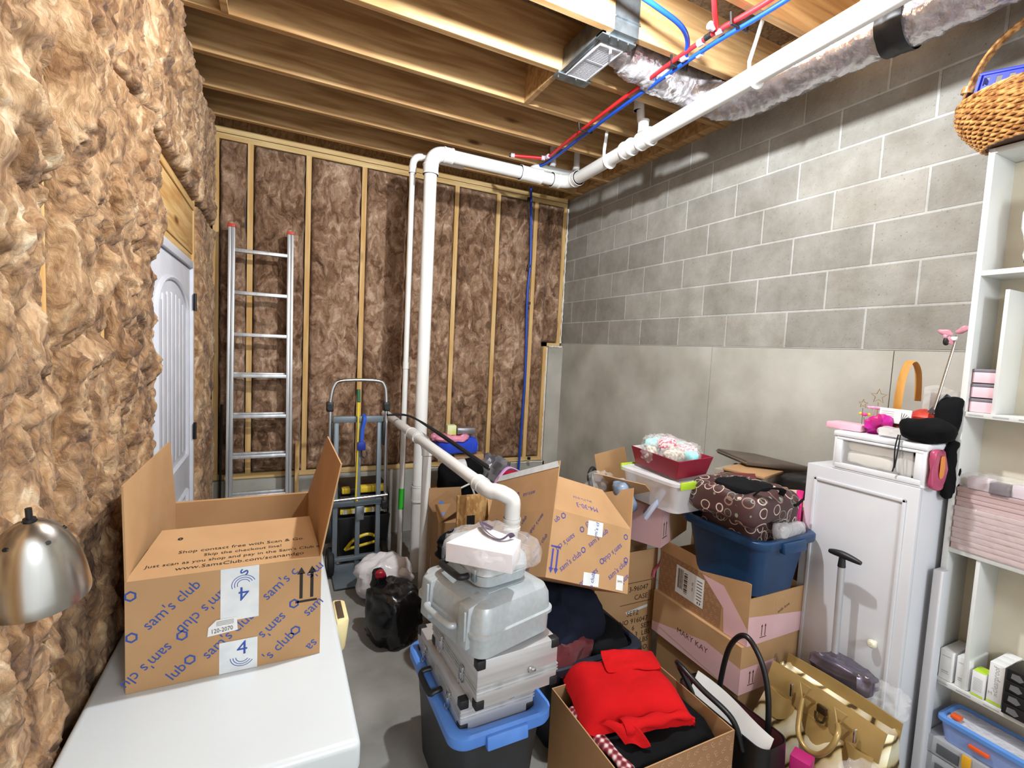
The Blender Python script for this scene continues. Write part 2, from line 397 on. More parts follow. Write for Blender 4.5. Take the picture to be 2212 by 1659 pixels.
MB().box((-.26, 2.37, ZC), (-.23, 2.735, 3.42)).build('blocking', M['joist'], ce, origin=(-.24, 2.55, ZC))
MB().box((2.5, .6, ZC+.01), (2.75, 4.3, 3.42)).build('rim_joist', M['joist'], ce, origin=(2.5, 2, ZC))
# ---- back wall: sheathing, studs, plates, stem wall
ZP = .60
wb = struct(MB().box((-.7, YB+.09, 0), (3.0, YB+.11, 3.42)).build('wall_back', M['osb']))
MB().box((-.62, YB-.03, 0), (2.42, YB+.09, ZP-.045)).build('stem_wall', M['concrete'], wb)
MB().box((2.405, YB-.03, 0), (XR-.0045, YB+.09, 1.70)).build('stem_wall', M['concrete'], wb)
MB().box((-.47, YB, 3.075), (2.55, YB+.09, 3.115)).build('top_plate', M['plate'], wb, origin=(0, YB, 3.08))
MB().box((-.47, YB, 3.12), (2.55, YB+.09, 3.16)).build('top_plate', M['plate'], wb, origin=(.7, YB, 3.12))
MB().box((-.62, YB, ZP-.04), (2.36, YB+.09, ZP)).build('sill_plate', M['plate'], wb, origin=(0, YB, ZP))
bs = [-.425, -.205, .193, .612, .993, 1.406, 1.81, 2.207]
for x in bs:
    MB().box((x-.019, YB, ZP), (x+.019, YB+.09, 3.075)).build('stud', M['stud'], wb, origin=(x, YB, ZP))
MB().box((2.36, YB, ZP-.04), (2.398, YB+.09, 1.74)).build('stud', M['stud'], wb, origin=(2.4, YB, ZP))
MB().box((2.36, YB, 1.705), (2.545, YB+.09, 1.74)).build('stud', M['plate'], wb, origin=(2.4, YB, 1.7))
MB().box((2.51, YB, 1.74), (2.548, YB+.09, 3.075)).build('stud', M['stud'], wb, origin=(2.53, YB, 1.74))
mb = MB(); random.seed(4)
def bead(p, q, n, r=.008):
    P = [Vector(p).lerp(Vector(q), i/n) + Vector((random.uniform(-.003,.003), 0, random.uniform(-.003,.003))) for i in range(n+1)]
    mb.tube(P, [r*random.uniform(.6, 1.3) for _ in P], 6)
bead((2.555, YB-.002, 1.745), (2.56, YB-.002, 3.07), 50); bead((2.403, YB-.033, 1.705), (2.555, YB-.033, 1.705), 10)
bead((2.402, YB-.004, ZP-.04), (2.402, YB-.004, 1.70), 40); bead((1.2, YB-.032, ZP-.047), (2.4, YB-.032, ZP-.047), 40, .005)
mb.build('foam_bead', M['foam'], wb)
# ---- left wall: sheathing, studs, header
wl = struct(MB().box((XL-.12, -1.2, 0), (XL-.1, 4.28, 3.42)).build('wall_left', M['osb']))
D0, D1, DZ = 2.27, 3.335, 2.03
ls = [-.25, .15, .55, .955, 1.355, 1.735, 2.12, 2.235, 3.375, 3.62, 4.02]
for y in ls:
    z1 = 3.11
    MB().box((XL-.1, y-.019, 0), (XL, y+.019, z1)).build('stud', M['stud'], wl, origin=(XL, y, 0))
MB().box((XL-.1, -.3, 3.11), (XL, 4.18, 3.15)).build('top_plate', M['platey'], wl, origin=(XL, 2, 3.11))
MB().box((XL-.1, D0-.02, 2.115), (XL-.004, 3.356, 2.36), bev=.003).build('header_board', M['platey'], wl, origin=(XL, 2.6, 2.1))
MB().box((XL-.1, D0-.02, 2.362), (XL+.002, 3.356, 2.40), bev=.002).build('header_plate', M['platey'], wl, origin=(XL, 2.1, 2.36))
MB().box((XL-.1, D0-.02, 2.072), (XL-.01, 3.356, 2.112), bev=.002).build('header_plate', M['platey'], wl, origin=(XL, 2.9, 2.07))
# ---- door
wd = struct(thing('door_1', '', '', (XL, (D0+D1)/2, 0)))
del wd['label']; del wd['category']
mb = MB()
mb.box((XL-.1, D0-.012, 0), (XL+.004, D0+.035, DZ+.04), bev=.002); mb.box((XL-.1, D1-.02, 0), (XL+.004, D1+.018, DZ+.04), bev=.002); mb.box((XL-.1, D0+.035, DZ), (XL+.004, D1-.02, DZ+.04), bev=.002)
mb.build('door_frame', M['white'], wd)
mb = MB(); xd = XL-.012
mb.box((xd-.04, D0+.04, .01), (xd, D1-.024, DZ-.005), bev=.002)
# arched plank panel and lower panel: raised moulding and grooves
def molding(path, r=.012):
    mb.tube([(xd+.002, y, z) for y, z in path], r, 6, closed=True, flat=(1, 1))
pa = [(D0+.17+.0, .98), (D1-.15, .98), (D1-.15, 1.76)]
yc, hw = (D0+D1)/2+.01, (D1-D0-.32)/2
arc = [(yc+hw*math.cos(t), 1.76+.16*math.sin(t)) for t in np.linspace(0, math.pi, 14)]
pa = [(yc-hw, .98), (yc+hw, .98)] + arc
molding(pa); molding([(yc-hw, .2), (yc+hw, .2), (yc+hw, .78), (yc-hw, .78)])
for i in range(7):
    y0 = yc-hw+.035+(2*hw-.07)*i/7; y1 = yc-hw+.035+(2*hw-.07)*(i+1)/7-.018
    t = max(0, 1-((y0+y1)/2-yc)**2/hw**2)
    mb.box((xd-.01, y0, 1.02), (xd+.006, y1, 1.73+.12*math.sqrt(t)), bev=.004)
    mb.box((xd-.01, y0, .24), (xd+.006, y1, .74), bev=.004)
mb.build('door_panel', M['white'], wd)
for z in (1.84, 1.09, .25):
    mb = MB(); mb.box((XL+.004, D1-.03, z-.045), (XL+.008, D1+.02, z+.045), bev=.001); mb.cyl((XL+.012, D1-.005, z-.05), (XL+.012, D1-.005, z+.05), .008, seg=10)
    mb.build('hinge', M['black'], wd)
# ---- fibreglass batts
def hash2(ix, iy, seed):
    n = (ix.astype(np.int64)*374761393 + iy.astype(np.int64)*668265263 + seed*974634777) & 0x7fffffff
    n = ((n ^ (n >> 13))*1274126177) & 0x7fffffff
    return (n ^ (n >> 16))/0x7fffffff*2*np.pi
def gn(x, y, seed):
    x0, y0 = np.floor(x), np.floor(y); fx, fy = x-x0, y-y0
    u, v = fx**3*(fx*(fx*6-15)+10), fy**3*(fy*(fy*6-15)+10)
    def g(dx, dy):
        a = hash2(x0+dx, y0+dy, seed); return np.cos(a)*(fx-dx)+np.sin(a)*(fy-dy)
    return ((g(0,0)*(1-u)+g(1,0)*u)*(1-v)+(g(0,1)*(1-u)+g(1,1)*u)*v)*1.5
def fluff(a, z, seed, k=1.0, amp=1.0):
    wx = a + .05*gn(a*7, z*5, seed+1) + .02*gn(a*17, z*15, seed+2); wz = z + .06*gn(a*6+9, z*5, seed+3) + .02*gn(a*19, z*16, seed+4)
    hh = .050*np.abs(gn(wx*6*k, wz*4.2*k, seed+5)) + .028*np.abs(gn(wx*12*k, wz*9*k, seed+6)) + .017*np.abs(gn(wx*27*k, wz*20*k, seed+7)) + .008*np.abs(gn(wx*58*k, wz*42*k, seed+8)) + .02*gn(wx*3, wz*2, seed+9)
    return hh*amp
def batt(name_label, plane, a0, a1, z0, z1, base, res, seed, amp, m, pinch=.035, dep=.07, group=None, k=1.0, notch=None):
    na, nz = max(8, int((a1-a0)/res)), max(8, int((z1-z0)/res))
    aa = np.linspace(a0, a1, na+1); zz = np.linspace(z0, z1, nz+1); A, Z = np.meshgrid(aa, zz)
    # ragged edges
    ea = .010*gn(Z*9, Z*0+3.3, seed+20); eb = .010*gn(Z*9, Z*0+7.7, seed+21)
    t = (A-a0)/(a1-a0); A2 = A + ea*(1-t) + eb*t
    ed = np.minimum(np.minimum(A-a0, a1-A)/pinch, 1); ed = np.minimum(ed, np.minimum(np.minimum(Z-z0, z1-Z)/.03, 1))
    env = np.sqrt(np.clip(1-(1-ed)**2, 0, 1))
    H = (fluff(A, Z, seed, k, amp) + .012*amp)*env - dep*(1-env)*.55
    D = base + H
    if plane == 'X': P = np.stack([D, A2, Z], -1)
    else: P = np.stack([A2, base - H, Z], -1)
    Pb = P.copy()
    if plane == 'X': Pb[..., 0] = base - dep
    else: Pb[..., 1] = base + dep
    V = P.reshape(-1, 3); n1 = na+1
    I = (np.arange(nz)[:, None]*n1 + np.arange(na)[None, :]).ravel()
    if plane == 'X': Fq = np.stack([I, I+1, I+1+n1, I+n1], -1)
    else: Fq = np.stack([I, I+1, I+1+n1, I+n1], -1)
    rim = list(range(n1)) + [j*n1+na for j in range(1, nz+1)] + [nz*n1+i for i in range(na-1, -1, -1)] + [j*n1 for j in range(nz-1, 0, -1)]
    B = Pb.reshape(-1, 3)[rim]; off = len(V)
    V = np.concatenate([V, B]); F = Fq.tolist()
    for i in range(len(rim)):
        j = (i+1) % len(rim); F.append((rim[i], off+i, off+j, rim[j]))
    F.append(tuple(off+i for i in range(len(rim))))
    mb = MB(); mb.v = V.tolist(); mb.f = F; mb.m = [0]*len(F)
    o = mb.build('insulation_batt', m, wl if plane == 'X' else wb, smooth=180); o['label'] = name_label
    return o
GL = 'glass wool batts between the left wall studs'; GB = 'glass wool batts between the back wall studs'
def lbay(label, a, b, z0, z1, res, seed, amp=1.0): batt(label, 'X', a, b, z0, z1, XL, res, seed, amp, M['insul'], dep=.095, group=GL, pinch=.085)
lbay('tan glass wool batt on left wall, cut by the left edge of the photo, behind the lamp shade', .974, 1.345, .05, 3.11, .0055, 11, 1.0)
lbay('pale glass wool batt on left wall, second from the photo edge, above the lamp shade', 1.368, 1.726, .05, 3.11, .0055, 23, 1.05)
lbay('tan glass wool batt on left wall, bulging beside the white door', 1.747, 2.262, .05, 2.42, .006, 37, 1.0)
lbay('glass wool batt above the wooden door header on left wall', 1.747, 3.36, 2.405, 3.11, .009, 41, 1.0)
lbay('narrow glass wool batt on left wall just right of the white door', 3.39, 3.76, .05, 2.41, .011, 53, .7)
lbay('glass wool batt on left wall in the corner beside the back wall', 3.77, 4.16, .05, 2.41, .011, 59, .6)
lbay('glass wool batt high on left wall in the corner under the joists', 3.37, 4.16, 2.42, 3.11, .011, 61, .8)
lbay('glass wool batt on left wall nearest the camera, mostly outside the photo', .569, .946, .05, 3.11, .012, 67, 1.0)
bl = ['narrow dark batt in the back wall corner left of the ladder', 'brown glass wool batt on back wall directly behind the ladder', 'brown batt on back wall between the ladder and the hand truck', 'brown batt on back wall behind the hand truck, left of the white pipes', 'batt on back wall behind the thick white vertical pipe', 'brown batt on back wall, first bay right of the thick white pipe', 'brown batt on back wall left of the blue water line', 'brown batt on back wall between the blue water line and the corner']
ed = bs + [2.37]
for i in range(8):
    a, b = ed[i]+.021, ed[i+1]-.021
    batt(bl[i], 'Y', a, b, ZP+.002, 3.073, YB+.004, .010, 101+7*i, .62, M['insul_b'], pinch=.03, dep=.08, group=GB, k=1.1)
batt('small brown batt in the top right corner of back wall above the step', 'Y', 2.345, 2.508, 1.745, 3.073, YB+.004, .010, 177, .6, M['insul_b'], pinch=.03, dep=.08, group=GB, k=1.1)
# ================================================================ pipes, ducts, ladder, hand truck
M['pvc'] = mat('white_pvc', h('efefec'), .32, col2=h('e2e3e2'), scale=3, spec=.5)
M['galv'] = mat('galvanised_steel', h('9ba3a8'), .35, .85, col2=h('7f878c'), scale=14, contrast=(.4,.6))
M['alu'] = mat('aluminium', h('d3d5d7'), .38, .45, col2=h('b0b2b5'), scale=20, stretch=(1,1,.1))
M['chrome'] = mat('chrome', h('d6d8db'), .16, 1.0)
M['red_pex'] = mat('red_pex', h('d0252b'), .35); M['blue_pex'] = mat('blue_pex', h('1746b0'), .35)
M['foil'] = mat('duct_foil', h('e4e2e6'), .22, .65, col2=h('c6c2c9'), scale=18, bump=1.0, bscale=55)
M['tapeblk'] = mat('black_duct_tape', h('1d1e22'), .5, bump=.2, bscale=20)
M['lime'] = mat('green_tape', h('3fd23c'), .5)
M['gunmetal'] = mat('grey_enamel', h('76828a'), .4, .3)
M['rubber'] = mat('black_rubber', h('141416'), .7)
M['yellow'] = mat('yellow_plastic', h('e6c832'), .4)
M['clip'] = mat('pale_plastic', h('d8c4d6'), .4)
def elbow(a, c, b, n=10):
    a, c, b = Vector(a), Vector(c), Vector(b)
    return [(1-t)**2*a + 2*t*(1-t)*c + t*t*b for t in [i/n for i in range(n+1)]]
def hub(mb, p, d, r, L, mi=0):
    p = Vector(p); d = Vector(d).normalized()
    mb.tube([p-d*L/2, p+d*L/2], r, 24, mi); mb.tube([p-d*L/2, p-d*(L/2-.012)], r*1.05, 24, mi); mb.tube([p+d*(L/2-.012), p+d*L/2], r*1.05, 24, mi)
RP = .0445
X0, Y0, Z0 = .937, 3.386, 3.0
dp = thing('drain_pipe', 'thick white plastic drain pipe rising from floor and running under the joists', 'pipe', (X0, Y0, 0))
mb = MB(); mb.tube([(X0-.008, Y0, 0), (X0, Y0, Z0-.12)], RP, 28); hub(mb, (X0-.006, Y0, .58), (0,0,1), RP*1.13, .12); mb.build('riser', M['pvc'], dp)
mb = MB(); mb.tube(elbow((X0, Y0, Z0-.11), (X0, Y0, Z0), (X0+.11, Y0, Z0+.002)), RP*1.14, 28); hub(mb, (X0, Y0, Z0-.12), (0,0,1), RP*1.2, .07); hub(mb, (X0+.12, Y0, Z0), (1,0,0), RP*1.2, .07); mb.build('elbow', M['pvc'], dp)
XE = 2.06
mb = MB(); mb.tube([(X0+.1, Y0, Z0), (XE-.1, Y0, Z0)], RP, 28); mb.build('cross_run', M['pvc'], dp)
mb = MB(); mb.tube(elbow((XE-.12, Y0, Z0), (XE, Y0, Z0), (XE, Y0-.12, Z0)), RP*1.14, 28); hub(mb, (XE-.12, Y0, Z0), (1,0,0), RP*1.2, .07); hub(mb, (XE, Y0-.12, Z0), (0,1,0), RP*1.22, .06); mb.build('elbow', M['pvc'], dp)
mb = MB(); mb.tube([(XE, Y0-.1, Z0), (1.985, 1.13, Z0), (1.962, .25, Z0+.01)], RP, 28)
hub(mb, (2.035, 2.62, Z0), (.033, 1, 0), RP*1.2, .08); hub(mb, (2.033, 2.45, Z0), (.033, 1, 0), RP*1.2, .10); mb.build('ceiling_run', M['pvc'], dp)
mb = MB(); mb.tube([(2.032, 2.45, Z0+.02), (2.0, 2.47, Z0+.12), (1.985, 2.48, 3.3)], .024, 16); hub(mb, (2.016, 2.46, Z0+.075), (-.03, 0, 1), .033, .07); hub(mb, (1.985, 2.48, 3.2), (0, 0, 1), .029, .06); mb.build('branch_pipe', M['pvc'], dp)
mb = MB(); hub(mb, (1.72, Y0, Z0), (1,0,0), RP*1.2, .18)
mb.tube(elbow((1.70, Y0, Z0), (1.78, Y0+.05, Z0+.1), (1.88, Y0+.06, Z0+.095)), .03, 18); mb.tube([(1.87, Y0+.06, Z0+.095), (2.12, Y0+.06, Z0+.1)], .025, 16)
mb.tube(elbow((2.1, Y0+.06, Z0+.1), (2.16, Y0+.06, Z0+.1), (2.165, Y0+.06, 3.17)), .028, 16); mb.tube([(2.165, Y0+.06, 3.16), (2.165, Y0+.06, 3.3)], .024, 16)
mb.tube([(1.93, Y0+.06, Z0+.1), (1.97, Y0+.1, 3.16), (1.975, Y0+.13, 3.3)], .024, 16); mb.build('branch_pipe', M['pvc'], dp)
for (hx, hy, jyy) in ((2.005, 1.66, 1.5318), (2.045, 2.83, 2.7508)):
    mb = MB(); r = RP+.004
    pts = [(hx-r-.012, (jyy+hy)/2, 3.20), (hx-r-.002, hy, Z0+.05), (hx-r, hy, Z0+.0)] + [(hx-r*math.cos(t), hy, Z0-r*math.sin(t)) for t in np.linspace(.2, math.pi, 12)] + [(hx+r*.8, hy, Z0+.03)]
    mb.tube(pts, .012, 8, flat=(.25, 1.0)); mb.build('hanger_strap', M['pvc'], dp)
# thin vent pipe behind the riser
vp = thing('vent_pipe', 'thin white plastic pipe standing just left of the thick drain pipe', 'pipe', (.862, 3.6, 0))
mb = MB(); mb.tube([(.857, 3.6, 0), (.862, 3.6, 2.97)], .0205, 18); hub(mb, (.862, 3.6, 2.93), (0,0,1), .027, .05); hub(mb, (.861, 3.6, 1.5), (0,0,1), .024, .05)
mb.tube(elbow((.862, 3.6, 2.95), (.862, 3.6, 3.03), (.93, 3.6, 3.03)), .026, 18); mb.tube([(.92, 3.6, 3.03), (1.25, 3.6, 3.03)], .0205, 18); mb.build('pipe', M['pvc'], vp)
mb = MB(); mb.cyl((.8575, 3.6, .40), (.858, 3.6, .56), .0215, seg=18); mb.build('tape_band', M['lime'], vp)
tag(MB().tube([(.82, 3.8, .12), (.82, 3.8, .66)], .012, 12).cyl((.82, 3.8, 0), (.82, 3.8, .13), .014).build('conduit_stub', M['pvc']), 'short thin white conduit on the floor behind the hand truck, left of the pipes', 'pipe')
# low drain pipe with elbow and leg in the middle of the room
lo = thing('low_drain_pipe', 'white plastic pipe at waist height with a bent end, running past the hand truck', 'pipe', (1.02, 2.25, 0))
A = at(1060, 1062, Y=1.90); Bp = at(832, 893, Y=3.95); dv = (A-Bp).normalized()
r2 = .0302
mb = MB(); mb.tube([Bp, A-dv*.05], r2, 22); mb.build('run', M['pvc'], lo)
end = A + dv*.03 + Vector((.05, -.02, 0))
E2 = end + Vector((.03, -.01, -.08))
mb = MB(); mb.tube(cr([A-dv*.12, A-dv*.02, A+dv*.02+Vector((.02,0,.004)), end+Vector((-.01, .005, 0)), end+Vector((.025, -.01, -.025)), E2, E2+Vector((0,0,-.05))], 6), r2*1.16, 22)
hub(mb, A-dv*.11, dv, r2*1.24, .06); hub(mb, E2+Vector((0,0,-.05)), (0,0,1), r2*1.24, .05); mb.build('elbow', M['pvc'], lo)
mb = MB(); mb.tube([E2+Vector((0,0,-.05)), (E2.x, E2.y, 0)], r2, 22); mb.build('leg', M['pvc'], lo)
s = (at(925, 968, Y=3.0)-Bp).length/(A-Bp).length; s = .42
Pt = Bp.lerp(A, s); hub_p = Pt
mb = MB(); hub(mb, Pt, dv, r2*1.25, .16); mb.tube(elbow(Pt, Pt+dv*.06+Vector((.07, 0, 0)), Pt+dv*.07+Vector((.065, 0, -.12))), r2*1.15, 18); mb.build('tee', M['pvc'], lo)
q = Pt+dv*.07+Vector((.065, 0, -.12)); mb = MB(); mb.tube([q, (q.x, q.y, 0)], r2, 22); mb.build('leg', M['pvc'], lo)
# PEX water lines
px = thing('red_water_line', 'red plastic water line clipped under the joists with a capped end', 'pipe', (1.77, 2.2, 3.1))
zr = 3.118
mb = MB(); mb.tube(cr([(1.80, .6, zr), (1.77, 1.4, zr), (1.735, 1.75, zr), (1.75, 2.3, zr), (1.775, 2.8, zr), (1.80, 3.28, zr-.01)], 8), .011, 12); mb.build('tube', M['red_pex'], px)
mb = MB(); mb.tube([(1.80, 3.28, zr-.01), (1.79, 3.30, zr-.01), (1.55, 3.39, zr-.01)], .0115, 12); mb.build('tube', M['red_pex'], px)
mb = MB(); mb.tube([at(1548, 66, Z=zr), (1.65, 1.60, 3.14), (1.58, 1.55, 3.2), (1.5, 1.5318-.06, 3.36)], .011, 12); mb.build('tube', M['red_pex'], px)
for p, d in (((1.745, 1.655, zr), (-.3, 1, 0)), ((1.738, 1.755, zr), (-.1, 1, 0)), ((1.70, 1.66, zr+.005), (1, .1, 0)), ((1.792, 3.26, zr-.01), (0, 1, 0)), ((1.775, 3.3, zr-.01), (1, -.3, 0)), ((1.56, 3.386, zr-.01), (1, -.3, 0))):
    d = Vector(d).normalized(); MB().tube([Vector(p)-d*.014, Vector(p)+d*.014], .0165, 14).build('fitting', M['clip'], px)
for y in (1.58, 1.93, 2.75): MB().tube([(1.755-.03, y, zr+.028), (1.755-.025, y, zr-.018), (1.80+.03, y, zr-.02), (1.80+.035, y, zr+.028)], .006, 8).build('clamp', M['black'], px)
MB().tube([(1.735, 1.69, zr), (1.735, 1.725, zr)], .013, 12).build('tee_fitting', M['black'], px); MB().tube([(1.55, 3.39, zr-.01), (1.538, 3.394, zr-.01)], .013, 12).build('end_cap', M['black'], px)
pb = thing('blue_water_line', 'blue plastic water line running beside the red one under the joists', 'pipe', (1.8, 2.2, 3.1))
mb = MB(); mb.tube(cr([(1.835, .6, zr-.012), (1.805, 1.4, zr-.014), (1.775, 1.75, zr-.016), (1.785, 2.3, zr-.014), (1.81, 2.8, zr-.014), (1.83, 3.25, zr-.02), (1.80, 3.42, zr-.03), (1.70, 3.56, zr-.04), (1.62, 3.72, 3.14)], 8), .011, 12); mb.build('tube', M['blue_pex'], pb)
mb = MB(); mb.tube(cr([at(1480, 126, Z=zr-.01), (1.70, 1.80, 3.135), (1.60, 1.745, 3.142), (1.45, 1.73, 3.16), (1.25, 1.74, 3.2), (1.0, 1.745, 3.25)], 8), .011, 12); mb.build('tube', M['blue_pex'], pb)
for p in (at(1478, 124, Z=zr-.008), (1.782, 1.80, zr-.015), (1.783, 2.0, zr-.015)): MB().cyl((p[0], p[1]-.014, p[2]), (p[0], p[1]+.014, p[2]), .016, seg=14).build('fitting', M['clip'], pb)
bl = thing('blue_riser_line', 'dark blue plastic water line dropping down the back wall near the corner', 'pipe', (2.1, 4.07, .3))
mb = MB(); mb.tube(cr([at(1147, 405, Y=4.08), at(1147, 440, Y=4.08), at(1146, 560, Y=4.075), at(1139, 640, Y=4.08), at(1135, 800, Y=4.075), at(1128, 900, Y=4.07), at(1121, 1000, Y=4.06), (2.07, 4.06, .2), (2.06, 4.06, 0.003)], 8), .0115, 12); mb.build('tube', M['blue_pex'], bl)
for yy in (430, 575, 655, 990): p = at(1143, yy, Y=4.077); MB().cyl((p.x-.003, p.y, p.z-.012), (p.x-.003, p.y, p.z+.012), .016, seg=12).build('clamp', M['black'], bl)
# register boot, vent grille, flex duct
bo = thing('register_boot', 'galvanised metal vent box with a white grille fixed between the joists', 'vent', (1.42, 2.15, 3.1))
mb = MB(); mb.box((1.335, 1.965, 3.15), (1.515, 2.322, 3.26), bev=.004); mb.box((1.315, 2.325, 3.135), (1.52, 2.385, 3.1485)); mb.box((1.325, 1.95, 3.135), (1.52, 2.0, 3.149)); mb.box((1.325, 1.95, 3.14), (1.345, 2.385, 3.149))
mb.build('boot', M['galv'], bo)
mb = MB(); mb.box((1.365, 1.915, 3.143), (1.505, 1.968, 3.149)); mb.box((1.365, 1.915, 3.149), (1.505, 1.9185, 3.36)); mb.box((1.365, 1.905, 3.2), (1.505, 1.9155, 3.206)); mb.build('hanger_flange', M['galv'], bo)
mb = MB(); mb.box((1.362, 2.015, 3.136), (1.372, 2.345, 3.1495), bev=.002); mb.box((1.488, 2.015, 3.136), (1.498, 2.345, 3.1495), bev=.002); mb.box((1.37, 2.015, 3.136), (1.49, 2.04, 3.1495), bev=.002); mb.box((1.37, 2.32, 3.136), (1.49, 2.345, 3.1495), bev=.002); mb.box((1.37, 2.16, 3.138), (1.49, 2.172, 3.1495))
for i in range(26):
    y = 2.046 + .0107*i; mb.hexa([(1.372, y+.006, 3.139), (1.488, y+.006, 3.139), (1.488, y+.0085, 3.139), (1.372, y+.0085, 3.139)], [(1.372, y, 3.1485), (1.488, y, 3.1485), (1.488, y+.0025, 3.1485), (1.372, y+.0025, 3.1485)])
mb.box((1.432, 2.03, 3.118), (1.438, 2.042, 3.14)); mb.build('grille', M['white'], bo)
for x, y in ((1.37, 1.958), (1.42, 1.958), (1.48, 1.958), (1.43, 2.333), (1.335, 2.36)): MB().cyl((x, y, 3.13), (x, y, 3.137), .005, seg=10).build('screw', M['chrome'], bo)
du = thing('flex_duct', 'silver foil flexible duct sagging along the top of the block wall', 'duct', (2.3, 1.2, 2.9))
path = cr([(1.51, 2.14, 3.24), (1.68, 2.14, 3.205), (1.88, 2.14, 3.175), (2.06, 2.12, 3.16), (2.18, 1.96, 3.055), (2.22, 1.70, 3.05), (2.245, 1.40, 3.05), (2.26, 1.10, 3.045), (2.275, .75, 3.045), (2.285, .35, 3.045), (2.285, .0, 3.045)], 16)
def duct_rings(path, r, seg, amp, seed, neck=20):
    rings = []; n = len(path); up = Vector((0, 0, 1))
    for i in range(n):
        t = (path[min(i+1, n-1)]-path[max(i-1, 0)]).normalized(); u = t.cross(up).normalized(); w = u.cross(t); ring = []
        for j in range(seg):
            a = 2*math.pi*j/seg; d = math.cos(a)*u + math.sin(a)*w; p = path[i]+d*r
            k = noise.fractal(p*16+Vector((seed, 0, 0)), 1, 2, 3)*amp + noise.noise(Vector((p.x*60, p.y*60, p.z*60)))*amp*.6
            rr = r+k - (.012 if math.sin(a) > .8 else 0)
            rr *= (.82 if i < neck else 1)
            ring.append((path[i]+d*rr)[:])
        rings.append(ring)
    return rings
path2 = [path[i].lerp(path[i+1], t) for i in range(len(path)-1) for t in (0, .5)] + [path[-1]]
MB().loft(duct_rings(path2, .094, 44, .010, 3), 0, False, False).build('foil_sleeve', M['foil'], du, smooth=60)
k0 = min(range(len(path2)), key=lambda i: abs(path2[i].y-1.20))
MB().loft([[(path2[i]+(Vector(p)-path2[i])*1.0)[:] for p in rg] for i, rg in zip(range(k0-5, k0+6), duct_rings(path2[k0-5:k0+6], .103, 44, .006, 3, 0))], 0, False, False).build('tape_band', M['tapeblk'], du)
# ---------------------------------------------------------------- ladder
ld = thing('ladder', 'aluminium ladder leaning upright against the back wall insulation', 'ladder', (-.12, 4.03, 0))
yl = lambda z: 4.0+.035*z/2.44
xl = lambda z: (-.308+.003*z, .072-.006*z)
for sx in (0, 1):
    mb = MB(); s = -1 if sx == 0 else 1
    for off, w in ((0, .011), (s*.022, .009)):
        a, b = xl(0)[sx]+off, xl(2.44)[sx]+off
        mb.hexa([(a-w, yl(0)-.03, .0), (a+w, yl(0)-.03, .0), (a+w, yl(0)+.045, .0), (a-w, yl(0)+.045, .0)], [(b-w, yl(2.44)-.03, 2.43), (b+w, yl(2.44)-.03, 2.43), (b+w, yl(2.44)+.045, 2.43), (b-w, yl(2.44)+.045, 2.43)], bev=.002)
    mb.build('rail', M['alu'], ld)
    x = xl(2.44)[sx]+(s*.011); MB().box((x-.024, yl(2.44)-.034, 2.425), (x+.024, yl(2.44)+.049, 2.448), bev=.003).build('end_cap', mat('red_cap', h('c43a24'), .5), ld)
    x = xl(0)[sx]+(s*.011); MB().box((x-.03, yl(0)-.04, .0), (x+.03, yl(0)+.055, .03), bev=.004).build('foot', M['rubber'], ld)
for k in range(8):
    z = .173+.2992*k; a, b = xl(z)
    mb = MB(); y = yl(z)-.012
    mb.hexa([(a, y-.017, z-.012), (b, y-.017, z-.012), (b, y+.017, z-.014), (a, y+.017, z-.014)], [(a, y-.015, z+.014), (b, y-.015, z+.014), (b, y+.016, z+.012), (a, y+.016, z+.012)], bev=.004); mb.build('rung', M['alu'], ld)
    if k < 5:
        y = yl(z)+.035; z += .012
        MB().box((a+.01, y-.015, z-.012), (b-.012, y+.016, z+.012), bev=.004).build('rung', M['alu'], ld)
# ---------------------------------------------------------------- hand truck
ht = thing('hand_truck', 'grey upright hand truck with a silver loop handle in front of the back wall', 'hand truck', (.52, 3.5, 0))
yt = lambda z: 3.44+.05*z
xa, xb = .322, .705
lp = [(xa, yt(.45)-.03, .45), (xa, yt(1.25)-.03, 1.25), (xa+.02, yt(1.34)-.03, 1.345), (xa+.075, yt(1.38)-.03, 1.388), (xb-.075, yt(1.38)-.03, 1.39), (xb-.02, yt(1.34)-.03, 1.35), (xb-.008, yt(1.25)-.03, 1.25), (xb, yt(.45)-.03, .45)]
MB().tube([lp[0]]+cr(lp[1:-1], 8)+[lp[-1]], .0125, 14).build('loop_handle', M['chrome'], ht)
for x in (xa+.045, (xa+xb)/2+.005, xb-.045):
    z0 = .05; MB().hexa([(x-.016, yt(z0), z0), (x+.016, yt(z0), z0), (x+.016, yt(z0)+.025, z0), (x-.016, yt(z0)+.025, z0)], [(x-.016, yt(1.12), 1.12), (x+.016, yt(1.12), 1.12), (x+.016, yt(1.12)+.025, 1.12), (x-.016, yt(1.12)+.025, 1.12)], bev=.003).build('upright', M['gunmetal'], ht)
for z, t in ((1.115, .022), (.52, .018), (.13, .014)):
    MB().box((xa+.02, yt(z)-.012, z-t), (xb-.02, yt(z)+.028, z+t), bev=.004).build('crossbar', M['gunmetal'], ht)
MB().tube([(xa+.02, yt(.57)-.05, .565), (xb+.01, yt(.57)-.05, .575)], .011, 12).build('axle_bar', M['chrome'], ht)
MB().box((xa+.03, 3.25, .012), (xb-.03, 3.47, .024), bev=.003).box((xa+.03, 3.45, .012), (xb-.03, 3.475, .09), bev=.003).build('toe_plate', M['gunmetal'], ht)
MB().box((.505, yt(.45)-.02, .40), (.56, yt(.45)-.004, .50), bev=.004).build('badge_plate', M['galv'], ht)
